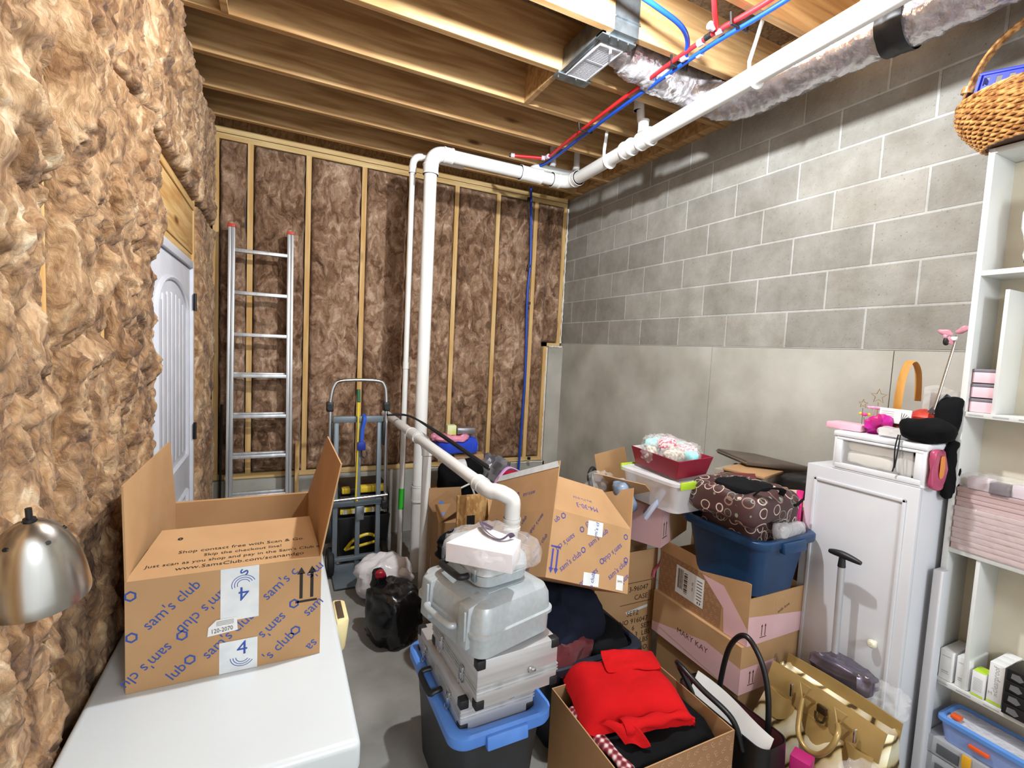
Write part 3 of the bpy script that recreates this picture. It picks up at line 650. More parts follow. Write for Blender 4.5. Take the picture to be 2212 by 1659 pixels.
for x in (xa-.003, xb-.005):
    for z in (1.205, .50): MB().box((x-.022, yt(z)-.05, z-.03), (x+.022, yt(z)+.02, z+.035), bev=.006).cyl((x, yt(z)-.065, z), (x, yt(z)-.045, z), .02, seg=14).build('bracket', M['black'], ht)
    MB().box((x+.004 if x < .5 else x-.024, yt(1.0)-.04, .93), (x+.024 if x < .5 else x-.004, yt(1.0)+.02, 1.10), bev=.004).build('slide_stop', M['black'], ht)
def wheel(x, y, z, r, w):
    wm = MB(); M4 = T(x, y, z) @ Matrix.Rotation(math.pi/2, 4, 'Y')
    wm.M = M4; wm.lathe([(r*.62, -w/2), (r*.9, -w/2), (r, -w*.3), (r, w*.3), (r*.9, w/2), (r*.62, w/2), (r*.62, -w/2)], 28)
    o = wm.build('wheel', M['rubber'], ht)
    hm = MB(M4); hm.lathe([(.001, -w*.42), (r*.2, -w*.45), (r*.22, -w*.25), (r*.56, -w*.25), (r*.63, -w*.42), (r*.63, w*.42), (r*.56, w*.25), (r*.2, w*.3), (.001, w*.3)], 24)
    hm.build('hub', M['alu'], o)
wheel(xa-.005, yt(.37)-.02, .37, .10, .045); wheel(xa+.02, 3.5, .10, .10, .045); wheel(xb+.005, 3.5, .10, .10, .045)
# straps on the hand truck
yb = yt(1.0)-.045
tag(MB().tube(cr([(.505, yt(1.3)-.02, 1.31), (.503, yb, 1.15), (.503, yb, .8), (.500, yb, .57)], 6), .006, 8, 0).tube([(.506, yt(1.3)-.02, 1.325), (.504, yb+.005, 1.24)], .012, 10, 1).tube([(.504, yb+.005, 1.24), (.503, yb+.003, 1.14)], .010, 10, 0).tube(cr([(.500, yb, .57), (.497, yb-.02, .545), (.503, yb-.045, .56)], 4), .005, 8, 0).build('bungee_cord', [M['yellow'], mat('green_grip', h('0f5a3a'), .5)]), 'yellow bungee cord with a green grip hanging on the hand truck', 'strap')
tb = thing('tie_down_strap', 'blue tie-down strap with a black hook hanging on the hand truck', 'strap', (.53, yb, .9))
MB().tube(cr([(.545, yt(1.1)+.0, 1.15), (.548, yb-.004, 1.13), (.535, yb-.006, 1.05), (.53, yb-.006, .96)], 6), .011, 8, flat=(1, .25)).build('webbing', mat('blue_webbing', h('2355c8'), .7), tb)
MB().box((.50, yb-.022, .905), (.555, yb-.002, .965), bev=.006).build('buckle', mat('blue_buckle', h('1b2f93'), .5), tb)
MB().tube(cr([(.528, yb-.012, .91), (.53, yb-.012, .87), (.545, yb-.03, .855), (.565, yb-.02, .87), (.563, yb-.012, .895)], 5), .0045, 8).build('hook', M['black'], tb)
# bungees bundled along the low pipe
u = dv.cross(Vector((0,0,1))).normalized()
mb = MB()
for k, (o1, o2, z1) in enumerate(((.03, .045, .045), (.045, .05, .03), (.02, .03, .055))):
    mb.tube(cr([Vector((.70, yt(1.1)-.06, 1.15)), Bp.lerp(A, .25)+Vector((.02+o1, 0, .055+z1*.3)), Bp.lerp(A, .55)+Vector((o2+.02, 0, z1+.03)), Bp.lerp(A, .93)+Vector((.03+o2, .06, z1+.01))], 8), .007, 8)
tag(mb.build('rubber_strap', M['rubber']), 'black rubber straps stretched from the hand truck along the low white pipe', 'strap')
# boxes behind the hand truck
t1 = thing('tool_tote', 'black tool tote with a yellow grip behind the hand truck uprights', 'tool box', (.6, 3.85, 0))
MB().hexa([(.43, 3.66, 0), (.76, 3.66, 0), (.76, 4.0, 0), (.43, 4.0, 0)], [(.40, 3.64, .36), (.79, 3.64, .36), (.79, 4.02, .36), (.40, 4.02, .36)], bev=.015).build('bin', M['black'], t1)
mb = MB(); mb.tube(cr([(.46, 3.625, .12), (.52, 3.60, .2), (.62, 3.60, .23), (.70, 3.605, .19)], 6), .012, 8); mb.tube([(.46, 3.625, .12), (.70, 3.605, .17)], .011, 8); mb.build('grip', M['yellow'], t1)
t2 = thing('tool_case', 'black and yellow tool case stacked on the black tote behind the hand truck', 'tool box', (.6, 3.85, .365))
MB().box((.41, 3.65, .366), (.78, 4.0, .52), bev=.015).build('case', M['black'], t2)
mb = MB(); mb.box((.42, 3.635, .385), (.76, 3.655, .42), bev=.004)
mb.build('trim', M['yellow'], t2)
MB().box((.42, 3.66, .521), (.77, 3.99, .57), bev=.012).build('lid', M['black'], t2)
MB().box((.56, 3.64, .535), (.76, 3.70, .585), bev=.01).build('latch', M['yellow'], t2); MB().box((.43, 3.64, .535), (.49, 3.70, .58), bev=.01).build('latch', M['yellow'], t2)
M['palel'] = mat('pale_label', h('d9d7cf'), .6)
for i in range(5): MB().box((.44+.065*i, 3.628, .388), (.47+.065*i, 3.636, .418)).build('label', M['palel'], t2)

tag(MB().tube([(-.385, 4.06, .002), (-.372, 4.09, 1.15)], .009, 8).build('black_rod', M['black']), 'thin black rod standing in the corner just left of the ladder', 'rod')
tag(MB().box((.125, 4.075, .001), (.155, 4.11, .86), bev=.002).build('wood_stake', M['stud']), 'short wooden stake standing against the back wall just right of the ladder', 'stake')
# ================================================================ cartons
M['kraft'] = mat('kraft_board', h('b8936b'), .8, col2=h('ac8760'), scale=6, contrast=(.3, .7), spec=.2)
M['kraft2'] = mat('kraft_board_dull', h('9f7e5a'), .8, col2=h('8f6f4e'), scale=6, contrast=(.3, .7), spec=.2)
M['ink_blue'] = mat('blue_ink', h('2f4fa0'), .7); M['ink_vio'] = mat('violet_ink', h('43449a'), .7)
M['ink_black'] = mat('black_ink', h('1c1714'), .7); M['paper'] = mat('white_paper', h('e4e5e3'), .55, col2=h('d6d8d8'))
M['tape'] = mat('paper_tape', h('dfe3e4'), .35, col2=h('cfd6da'), scale=20); M['pink'] = mat('pink_print', h('d9b3b6'), .75, col2=h('cfa6aa'), scale=3)
M['ink_hrt'] = mat('pale_print', h('c9a47a'), .75); M['ink_brn'] = mat('brown_ink', h('4a3122'), .7)
M['dkpat'] = mat('dark_kraft', h('9b7350'), .8, col2=h('8f694a'), scale=5)
SIDES = 'FRBL'
def side(w, d, hh, k):
    return {'F': (Vector((0,0,0)), Vector((1,0,0)), Vector((0,-1,0)), w), 'R': (Vector((w,0,0)), Vector((0,1,0)), Vector((1,0,0)), d),
            'B': (Vector((w,d,0)), Vector((-1,0,0)), Vector((0,1,0)), w), 'L': (Vector((0,d,0)), Vector((0,-1,0)), Vector((-1,0,0)), d)}[k]
Zv = Vector((0,0,1))
def carton(name, label, Mx, w, d, hh, flaps, mats, th=.004, prints=None, fprints=None, cat='box', group=None, closed=False, fmats=None):
    t = thing(name, label, cat, (Mx @ Vector((w/2, d/2, 0)))[:], group)
    mb = MB(Mx)
    mb.box((0,0,0), (w,d,th))
    mb.box((0,0,th), (w,th,hh)); mb.box((0,d-th,th), (w,d,hh)); mb.box((0,th,th), (th,d-th,hh)); mb.box((w-th,th,th), (w,d-th,hh))
    if closed: mb.box((0,0,hh), (w,d,hh+th))
    if prints:
        for k, fn in prints.items():
            O, U, out, L = side(w, d, hh, k) if k != 'T' else (Vector((0,0,hh+th)), Vector((1,0,0)), None, w)
            fn(mb, O, U, Zv if k != 'T' else Vector((0,1,0)), L, hh if k != 'T' else d)
    mb.build('body', mats, t)
    for k, fl in (flaps or {}).items():
        ang, ln = fl[0], fl[1]; i0, i1 = (fl[2], fl[3]) if len(fl) > 3 else (.004, .004)
        O, U, out, L = side(w, d, hh, k); V = Zv*math.cos(ang) + out*math.sin(ang); O2 = O+Zv*hh
        mb = MB(Mx); N = U.cross(V)
        mb.slab([O2-N*th, O2+U*L-N*th, O2+U*(L-i1)+V*ln-N*th, O2+U*i0+V*ln-N*th], th)
        if fprints and k in fprints: fprints[k](mb, O2, U, V, L, ln)
        mb.build('flap', (fmats or mats), t)
    return t
def diamond(mb, u, v, O, U, V, mi=1, r=.013, ang=0):
    mb2 = []; n = 6
    for i in range(n): a = ang+math.pi/6+i*math.pi/3; mb2.append((a))
    for i in range(n):
        a, b = mb2[i], mb2[(i+1) % n]
        q = [(u+r*math.cos(a), v+r*math.sin(a)), (u+r*math.cos(b), v+r*math.sin(b)), (u+r*.66*math.cos(b), v+r*.66*math.sin(b)), (u+r*.66*math.cos(a), v+r*.66*math.sin(a))]
        mb.poly(q, O, U, V, mi)
def arrows(mb, u, v, ht, O, U, V, mi=2, gap=.024, flip=False, bar=True):
    s = -1 if flip else 1
    for du in (-gap/2, gap/2):
        w = ht*.045
        mb.poly([(u+du-w, v), (u+du+w, v), (u+du+w, v+s*ht*.8), (u+du-w, v+s*ht*.8)] if s > 0 else [(u+du+w, v), (u+du-w, v), (u+du-w, v-ht*.8), (u+du+w, v-ht*.8)], O, U, V, mi)
        tri = [(u+du-w*2.6, v+s*ht*.78), (u+du+w*2.6, v+s*ht*.78), (u+du, v+s*ht)]
        mb.poly(tri if s > 0 else tri[::-1], O, U, V, mi)
    if bar:
        q = [(u-gap*1.0, v-s*ht*.13), (u+gap*1.0, v-s*ht*.13), (u+gap*1.0, v-s*ht*.06), (u-gap*1.0, v-s*ht*.06)]
        mb.poly(q if s > 0 else q[::-1], O, U, V, mi)
A40 = math.radians(41)
def stripes(mb, items, O, U, V, mi=1, sz=.036):
    for it in items:
        if it[0] == 'd': diamond(mb, it[1], it[2], O, U, V, mi)
        else: mb.text(it[0], sz if len(it) < 5 else it[4], O, U, V, A40 + (math.pi if it[3] else 0), mi, sx=.95) if False else mb.text(it[0], sz, Vector(O)+it[1]*Vector(U)+it[2]*Vector(V), U, V, A40 + (math.pi if it[3] else 0), mi, sx=.95)
def tape4(mb, u0, u1, v0, v1, O, U, V, mt, mi, up):
    mb.poly([(u0, v0), (u1, v0), (u1, v1), (u0, v1)], O, U, V, mt, .0012)
    c = ((u0+u1)/2+.008, v0+.035 if not up else v1-.045); s = -1 if up else 1
    for r in (.026, .020, .014): mb.ring(c, r, .0016, O, U, V, mi, .0018, a0=180 if not up else 20, a1=330 if not up else 200, sy=.9)
    mb.text('4', .05, Vector(O)+(c[0]+.0)*Vector(U)+(c[1]+.022*s)*Vector(V), U, V, 0 if not up else math.pi, mi, .0018)
FZ = .82
# ---------------------------------------------------------------- freezer
fz = thing('chest_freezer', 'white chest freezer along the left wall carrying an open cardboard box', 'freezer', (-.12, 1.52, 0))
FX0, FX1, FY0, FY1 = -.385, .168, .985, 2.06
M['enamel'] = mat('white_enamel', h('ccd3d7'), .3, col2=h('c7ced2'), scale=2, coat=.2)
MB().box((FX0+.01, FY0+.012, .03), (FX1-.012, FY1-.01, FZ-.085), bev=.012).build('cabinet', M['enamel'], fz)
MB().box((FX0, FY0, FZ-.075), (FX1, FY1, FZ), bev=.016, seg=4).build('lid', M['enamel'], fz)
M['cream'] = mat('cream_plastic', h('e6d5a0'), .4)
MB().box((FX0+.012, FY0+.006, FZ-.088), (FX1-.006, FY1-.006, FZ-.073), bev=.004).build('gasket', M['cream'], fz)
mb = MB(T(FX1+.012, 1.545, FZ-.05)); mb.M = T(FX1-.002, 1.545, FZ-.06)
mb.hexa([(0, -.075, -.05), (.03, -.065, -.05), (.03, .065, -.05), (0, .075, -.05)], [(0, -.075, .052), (.042, -.06, .052), (.042, .06, .052), (0, .075, .052)], bev=.012)
hd = mb.build('handle', M['cream'], fz)
MB(T(FX1-.002, 1.545, FZ-.06)).box((.008, -.055, .0515), (.026, .05, .0545), bev=.002).build('handle_inlay', mat('wood_inlay', h('4a3b2c'), .5), hd)
# ---------------------------------------------------------------- open carton on the freezer
def box1_front(mb, O, U, V, W, H):
    S = W/.43
    u = lambda cx_: cx_*W; v = lambda y: y*H
    it = [("sam's club", .215*W, .74*H, 0), ('d', .262*W, .44*H), ("sam's club", .372*W, .65*H, 1), ("sam's club", .495*W, .37*H, 0), ('d', .618*W, .60*H),
          ("sam's c", .765*W, .785*H, 0), ('d', .845*W, .56*H), ("sam's cl", .70*W, .335*H, 1), ("'s club", .765*W, .165*H, 0), ('d', .855*W, .285*H),
          ("sam's clu", .10*W, .22*H, 1), ("lub", .235*W, .115*H, 0), ('d', .30*W, .20*H), ('d', .026*W, .87*H), ('d', .03*W, .50*H), ("sam", .955*W, .50*H, 0), ("sa", .955*W, .10*H, 1), ("m's", .968*W, .86*H, 1)]
    stripes(mb, it, O, U, V, 1)
    tape4(mb, .45*W, .65*W, .50*H, 1.0*H, O, U, V, 3, 1, True)
    mb.text("s", .04, Vector(O)+.565*W*Vector(U)+.955*H*Vector(V), U, V, 1.2, 1, .0018)
    tape4(mb, .445*W, .645*W, .0, .30*H, O, U, V, 3, 1, False)
    mb.poly([(.385*W, .385*H), (.54*W, .405*H), (.535*W, .53*H), (.43*W, .53*H), (.39*W, .47*H)], O, U, V, 4, .0022)
    mb.text('120-2070', .0155, Vector(O)+.459*W*Vector(U)+.43*H*Vector(V), U, V, .05, 2, .0028, sx=.8)
    for k in range(4): mb.poly([(.43*W, (.475+.012*k)*H), (.52*W, (.478+.012*k)*H), (.52*W, (.481+.012*k)*H), (.43*W, (.478+.012*k)*H)], O, U, V, 2, .0027)
    arrows(mb, .915*W, .60*H, .085, O, U, V, 2, .026)
def box1_flap(mb, O, U, V, W, H):
    for k, (s, z) in enumerate((('Shop contact free with Scan & Go.', .0145), ('Skip the checkout line!', .0135), ("Just scan as you shop and pay in the Sam's Club app.", .0135), ('www.SamsClub.com/scanandgo', .0155))):
        mb.text(s, z*1.15, Vector(O)+.56*W*Vector(U)+(.092-.0225*k)*Vector(V), U, V, 0, 2, sx=1.25)
    mb.ring((.20*W, .75*H), .004, .004, O, U, V, 2)
def box1_side(mb, O, U, V, W, H):
    stripes(mb, [("sam's club", .25*W, .7*H, 0), ('d', .4*W, .4*H), ("sam's club", .6*W, .6*H, 1), ("sam's club", .75*W, .3*H, 0), ('d', .9*W, .7*H), ("sam's c", .12*W, .3*H, 1)], O, U, V, 1)
BX = thing
bt = carton('cardboard_box', 'open brown box with blue slanting lettering standing on the white freezer', T(-.309, 1.324, FZ+.001) @ rotz(.0), .418, .585, .268,
       {'F': (-1.36, .205, .035, .02), 'L': (.03, .22, .05, .01), 'R': (.20, .245, .02, .16), 'B': (2.2, .2)}, [M['kraft'], M['ink_blue'], M['ink_black'], M['tape'], M['paper']],
       prints={'F': box1_front, 'R': box1_side, 'L': box1_side}, fprints={'F': box1_flap})
# ---------------------------------------------------------------- lamp
M['brushed'] = mat('brushed_nickel', h('c9c6c0'), .26, 1.0, col2=h('b3afa8'), scale=30, stretch=(1,1,.05))
lp_ = thing('reading_lamp', 'brushed metal lamp with a bell shade, cut by the left photo edge', 'lamp', (-.345, .70, 0))
cS = at(82, 1287, Y=.82); tp = at(64, 1126, Y=.80)
ax = (tp-cS).normalized(); q = Vector((0,0,1)).rotation_difference(ax).to_matrix().to_4x4()
Ls = (tp-cS).length; Rr = .0545
mb = MB(T(*cS) @ q)
prof = [(Rr, 0), (Rr*1.005, .006), (Rr*.98, Ls*.15), (Rr*.94, Ls*.30), (Rr*.875, Ls*.46), (Rr*.78, Ls*.62), (Rr*.65, Ls*.77), (Rr*.47, Ls*.895), (Rr*.28, Ls*.97), (Rr*.14, Ls)]
inner = [(r*.965, z-.0015) for r, z in reversed(prof)]
mb.lathe(prof+inner+[(Rr*.965, 0), (Rr, 0)], 48); mb.build('shade', M['brushed'], lp_)
mb = MB(T(*cS) @ q); mb.cyl((0,0,Ls-.004), (0,0,Ls+.004), .0065); mb.cyl((0,0,Ls+.004), (0,0,Ls+.018), .0035); mb.build('switch_knob', M['black'], lp_)
for k in range(5):
    a = 2*math.pi*k/5+.5; MB(T(*cS) @ q).cyl((Rr*.56*math.cos(a), Rr*.56*math.sin(a), Ls*.80), (Rr*.61*math.cos(a), Rr*.61*math.sin(a), Ls*.82), .0028, seg=10).build('vent_hole', M['black'], lp_)
pole = Vector((-.372, .74, 0))
MB().lathe([(.001, 0), (.10, 0), (.10, .012), (.03, .022), (.001, .024)], 32, c=(-.34, .70, 0)).build('base', M['brushed'], lp_)
MB().tube(cr([(-.34, .70, .02), (-.345, .70, .6), (-.35, .705, 1.15), (-.36, .72, 1.28), cS+ax*Ls*.45+Vector((-Rr*.93, -.02, 0))], 8), .006, 12).build('pole', M['brushed'], lp_)
# ---------------------------------------------------------------- totes
def tote(name, label, Mx, w, d, hh, m_body, m_rim, lid=False, m_lid=None, taper=.86, rim=.028, cat='storage tote', th=.004, ribs=True, grips='F'):
    t = thing(name, label, cat, (Mx @ Vector((w/2, d/2, 0)))[:])
    mb = MB(Mx @ T(w/2, d/2, 0)); W, D = w-2*rim, d-2*rim
    def rr(s, z, o=0): return [(x, y, z) for x, y in rrect(W*s+2*o, D*s+2*o, .05)]
    tz = lambda z: taper + (1-taper)*z/hh
    rings = [rr(tz(0), 0), rr(tz(.55*hh), .55*hh), rr(tz(.55*hh)+.012, .58*hh), rr(1, hh-.03), rr(1, hh-.03, -th), rr(tz(.58*hh)+.012, .58*hh, -th), rr(tz(.1*hh), th, -th)]
    mb.loft(rings, 0); mb.build('bin', m_body, t)
    mb = MB(Mx @ T(w/2, d/2, 0))
    R = lambda o, z: [(x, y, z) for x, y in rrect(W+2*o, D+2*o, .06, 7)]
    if not lid:
        mb.loft([R(-.001, hh-.04), R(rim*.9, hh-.036), R(rim, hh-.030), R(rim, hh-.006), R(rim*.8, hh), R(.004, hh), R(-.002, hh-.006), R(-.001, hh-.04)], 0, False, False)
    else:
        mb.loft([R(-.001, hh-.045), R(rim*.9, hh-.045), R(rim, hh-.038), R(rim, hh-.008), R(rim*.7, hh), R(rim*.1, hh), R(-rim*.4, hh-.006), R(-rim*.7, hh-.016), R(-rim*.7, hh-.045)], 0, False, False)
    mb.build('rim', m_rim, t)
    for g in grips:
        O, U, out, L = side(w, d, hh, g); p = O+U*L/2
        mb = MB(Mx); a = p-U*.075+Zv*(hh-.055); b = p+U*.075+Zv*(hh-.055); o0 = -out*.012; o1 = out*.018
        mb.hexa([a+o0, b+o0, b+o1, a+o1], [a+o0+Zv*.045, b+o0+Zv*.045, b+o1*.6+Zv*.045, a+o1*.6+Zv*.045], bev=.005); mb.build('grip', m_rim, t)
    if lid:
        mb = MB(Mx @ T(w/2, d/2, 0)); mb.loft([R(-rim*.72, hh-.045), R(-rim*.72, hh-.022)], 0, True, True); mb.build('lid', m_lid, t)
    return t
M['tote_grey'] = mat('charcoal_plastic', h('2c2f33'), .45, col2=h('26282c')); M['tote_blue'] = mat('light_blue_plastic', h('5b8fe0'), .4, col2=h('4f82d4'))
M['tote_lid'] = mat('grey_lid', h('4d5257'), .55)
tote('lidded_tote', 'charcoal tote with a light blue rim, holding the stack of metal cases', T(.505, 1.335, 0) @ rotz(.01), .38, .575, .42, M['tote_grey'], M['tote_blue'], True, M['tote_lid'], grips='FB')
# ---------------------------------------------------------------- aluminium cases
M['alu_case'] = mat('ribbed_aluminium', h('d6d5d6'), .36, .5, col2=h('bfbdbe'), scale=40, stretch=(.05, .05, 1))
def alu_case(label, Mx, w, d, hh, split, latches, handle):
    t = thing('aluminium_case', label, 'case', (Mx @ Vector((w/2, d/2, 0)))[:])
    MB(Mx).box((0,0,0), (w,d,split-.001), bev=.004).build('base_shell', M['alu_case'], t)
    MB(Mx).box((0,0,split+.001), (w,d,hh), bev=.004).build('lid_shell', M['alu_case'], t)
    mb = MB(Mx)
    for z in (split-.010, split, split+.010): mb.box((-.0025,-.0025,z-.002), (w+.0025,d+.0025,z+.002))
    mb.build('seam_trim', M['alu'], t)
    for x in (0, w):
        for y in (0, d):
            for z0, z1 in ((-.001, .03), (hh-.03, hh+.0015)):
                sx = .028 if x == 0 else -.028; sy = .028 if y == 0 else -.028; e = .003
                MB(Mx).box((min(x-math.copysign(e, sx), x+sx), min(y-math.copysign(e, sy), y+sy), z0), (max(x-math.copysign(e, sx), x+sx), max(y-math.copysign(e, sy), y+sy), z1), bev=.004).build('corner_guard', M['black'], t)
    for y in latches:
        mb = MB(Mx); mb.box((-.009, y-.013, split-.03), (-.001, y+.013, split+.022), bev=.002); mb.box((-.013, y-.009, split-.022), (-.008, y+.009, split+.004), bev=.002); mb.tube([(-.012, y-.010, split-.026), (-.014, y-.010, split-.036), (-.014, y+.010, split-.036), (-.012, y+.010, split-.026)], .0018, 6); mb.build('latch', M['chrome'], t)
    if handle:
        y = handle; mb = MB(Mx); mb.tube(cr([(-.004, y-.06, split-.02), (-.03, y-.062, split-.022), (-.045, y-.05, split-.03), (-.045, y+.05, split-.03), (-.03, y+.062, split-.022), (-.004, y+.06, split-.02)], 5), .011, 10, flat=(1, .8)); mb.build('handle', M['black'], t)
    mb = MB(Mx); mb.cyl((w*.64, -.003, split+.022), (w*.64, -.012, split+.022), .009, seg=16); mb.box((w*.64, -.014, split+.017), (w*.64+.016, -.006, split+.028), bev=.002); mb.build('strap_stud', M['chrome'], t)
    return t
alu_case('slim aluminium case with a black handle, lowest of the stack on the blue-rimmed tote', T(.547, 1.385, .399) @ rotz(.03), .275, .47, .112, .06, (.10, .37), .235)
alu_case('taller aluminium case with black corners, second in the stack above the slim one', T(.575, 1.325, .514) @ rotz(.06), .305, .40, .162, .062, (.11, .30), None)
M['case_grey'] = mat('silver_grey_plastic', h('b9c0c4'), .36, .25, col2=h('b0b8bc'), scale=60, bump=.05, bscale=400)
# moulded tool cases
Mx = T(.562, 1.292, .680) @ rotz(.27); w, d, hh = .335, .385, .178
t = thing('tool_case', 'big silver-grey moulded plastic case, third in the metal case stack', 'case', (Mx @ Vector((w/2, d/2, 0)))[:])
mb = MB(Mx @ T(w/2, d/2, 0)); R = lambda o, z, r=.045: [(x, y, z) for x, y in rrect(w+2*o, d+2*o, r, 7)]
mb.loft([R(-.02, 0), R(-.006, .012), R(-.004, .075)], 0); mb.build('base_shell', M['case_grey'], t)
mb = MB(Mx @ T(w/2, d/2, 0)); mb.loft([R(0, .075), R(.004, .078), R(.004, .088), R(-.003, .092), R(-.006, .14), R(-.016, .165), R(-.034, hh-.004), R(-.05, hh)], 0); mb.box((-w/2+.09, -d/2+.075, hh-.002), (w/2-.06, d/2-.06, hh+.002), bev=.002); mb.build('lid_shell', M['case_grey'], t)
for y in (.055, .275):
    mb = MB(Mx); mb.hexa([(-.012, y, .03), (.05, y, .03), (.05, y+.055, .03), (-.012, y+.055, .03)], [(-.004, y, .165), (.07, y, hh+.004), (.07, y+.055, hh+.004), (-.004, y+.055, .165)], bev=.006)
    mb.box((-.016, y+.004, .06), (-.008, y+.012, .155), bev=.002); mb.build('shell_rib', M['case_grey'], t)
mb = MB(Mx); mb.tube(cr([(-.012, .115, .088), (-.03, .13, .09), (-.03, .255, .09), (-.012, .27, .088)], 5), .011, 10); mb.build('handle', M['case_grey'], t)
Mx = T(.600, 1.385, .862) @ rotz(.20); w, d, hh = .215, .30, .100
t = thing('small_tool_case', 'smaller grey rounded plastic case on top of the metal case stack', 'case', (Mx @ Vector((w/2, d/2, 0)))[:])
mb = MB(Mx @ T(w/2, d/2, 0)); R = lambda o, z, r=.05: [(x, y, z) for x, y in rrect(w+2*o, d+2*o, r, 7)]
mb.loft([R(-.02, 0), R(-.006, .010), R(0, .044), R(0, .0465)], 0); mb.build('base_shell', M['case_grey'], t)
mb = MB(Mx @ T(w/2, d/2, 0)); mb.loft([R(0, .0485), R(0, .052), R(-.004, .078), R(-.016, .094), R(-.035, hh)], 0); mb.build('lid_shell', M['case_grey'], t)
mb = MB(Mx); mb.tube(cr([(-.002, .08, .03), (-.028, .085, .03), (-.034, .11, .03), (-.034, .19, .03), (-.028, .215, .03), (-.002, .22, .03)], 5), .011, 10); mb.build('handle', M['black'], t)
for y in (.045, .245): MB(Mx).box((-.006, y-.012, .025), (.004, y+.012, .07), bev=.003).build('latch', M['galv'], t)
# paper gift bag lying on the top case
c = [at(1040, 1134, Z=1.03), at(1126, 1166, Z=1.03), at(1108, 1199, Z=1.03), at(963, 1172, Z=1.03)]
t = thing('gift_bag', 'white paper gift bag with a dark purple ribbon lying on the top grey case', 'bag', (c[0]+c[2])/2*1.0-Vector((0,0,.062)))
M['white_bag'] = mat('white_glossy_paper', h('e9e5ea'), .3, col2=h('e0dbe2'), scale=4)
dz = Vector((0,0,-.062)); c4 = c
mb = MB(); mb.hexa([p+dz for p in (c4[3], c4[2], c4[1], c4[0])], [p for p in (c4[3], c4[2], c4[1], c4[0])], bev=.003); mb.build('bag_body', M['white_bag'], t)
mid = lambda a, b, k: c4[a].lerp(c4[b], k)
r0 = mid(0, 1, .0)+Vector((-.015, -.01, .004)); rb = [mid(0, 1, .25)+Vector((0, -.012, .006)), mid(0, 1, .02)+Vector((-.012, -.02, .018)), mid(0, 1, .15)+Vector((-.03, -.07, .012)), mid(0, 1, .32)+Vector((-.02, -.10, .006)), mid(0, 1, .62)+Vector((-.012, -.055, .02)), mid(0, 1, .78)+Vector((-.008, -.02, .006))]
MB().tube(cr(rb, 8), .011, 10, flat=(.9, .12)).build('ribbon', mat('purple_ribbon', h('3a1a44'), .5, sheen=.3), t)
M['film'] = film('clear_film', (1, 1, 1), .15, .08, .9, 22); M['film2'] = film('milky_film', (.95, .95, .98), .5, .2, .6, 30)
tag(MB().soft((.665, 1.455, .985), (.27, .30, .085), .22, .6, (44, 18), .022, 13, 5, ridged=True).build('plastic_sleeve', M['film']), 'crumpled clear plastic wrap around the white gift bag on the top case', 'plastic wrap')
# ---------------------------------------------------------------- open box with red fleece
M['blackcloth'] = mat('black_cloth', h('121316'), .9, col2=h('0b0b0d'), scale=8, bump=.15, bscale=150, spec=.15)
M['red'] = mat('red_fleece', h('c21217'), .95, col2=h('b30d12'), scale=5, bump=.3, bscale=260, spec=.2)
def hearts(mb, O, U, V, W, H, mi=1, n=(8, 4), sz=.012):
    random.seed(int(W*1000))
    for i in range(n[0]):
        for j in range(n[1]):
            u = (i+.5+(.25 if j % 2 else -.25))*W/n[0]; v = (j+.5)*H/n[1]; a = random.uniform(0, 6)
            for s in (-1, 1): mb.ring((u+s*sz*.42*math.cos(a), v+s*sz*.42*math.sin(a)), sz*.42, .0014, O, U, V, mi, .0008, 10, 40, 330)
def fleece_front(mb, O, U, V, W, H):
    mb.poly([(.0, .0), (W, 0), (W, H), (0, H)], O, U, V, 2, .0006); hearts(mb, O, U, V, W, H, 1, (13, 9), .014)
carton('cardboard_box', 'open brown box with a pale heart print, full of dark clothes and the red fleece', T(.975, 1.085, 0), .50, .43, .35, None, [M['kraft'], M['ink_hrt'], M['dkpat']], prints={'F': fleece_front})
tag(MB().soft((1.225, 1.30, .18), (.47, .39, .31), 0, .35, (40, 22), .03, 8, 3, ridged=True).build('dark_clothes', M['blackcloth']), 'black clothes filling the heart-print box under the red fleece', 'clothes')
def plaid():
    m = bpy.data.materials.new('plaid_cloth'); m.use_nodes = True; nt = m.node_tree; b = nt.nodes['Principled BSDF']; b.inputs['Roughness'].default_value = .9
    tc = _n(nt, 'ShaderNodeTexCoord'); outs = []
    for ax in ('X', 'Y'):
        w = _n(nt, 'ShaderNodeTexWave'); w.bands_direction = ax; w.inputs['Scale'].default_value = 14; nt.links.new(tc.outputs['Object'], w.inputs['Vector']); outs.append(w.outputs['Fac'])
    mm = _n(nt, 'ShaderNodeMath', operation='ADD'); nt.links.new(outs[0], mm.inputs[0]); nt.links.new(outs[1], mm.inputs[1])
    rp = _n(nt, 'ShaderNodeValToRGB'); e = rp.color_ramp.elements; e[0].color = (*h('4a1420'), 1); e[1].color = (*h('d8c6c4'), 1); x = e.new(.5); x.color = (*h('8a2a38'), 1)
    m2 = _n(nt, 'ShaderNodeMath', operation='MULTIPLY'); m2.inputs[1].default_value = .55; nt.links.new(mm.outputs[0], m2.inputs[0]); nt.links.new(m2.outputs[0], rp.inputs[0]); nt.links.new(rp.outputs[0], b.inputs['Base Color']); return m
P0, P1 = at(1215, 1550, Z=.335), at(1320, 1659, Z=.335); P1 = P0.lerp(P1, 1.15)
P0.x = max(P0.x, 1.0); P1.x = max(P1.x, 1.015)
tag(MB().tube(cr([(1.008, 1.42, .318), (1.012, 1.34, .335), (1.015, 1.26, .33), (1.02, 1.18, .335), (1.03, 1.115, .325)], 8), [.022+.004*math.sin(i*.45) for i in range(33)], 14, flat=(1, .7)).build('plaid_shirt', plaid()), 'red and white plaid shirt tucked along the left side of the heart-print box', 'shirt')
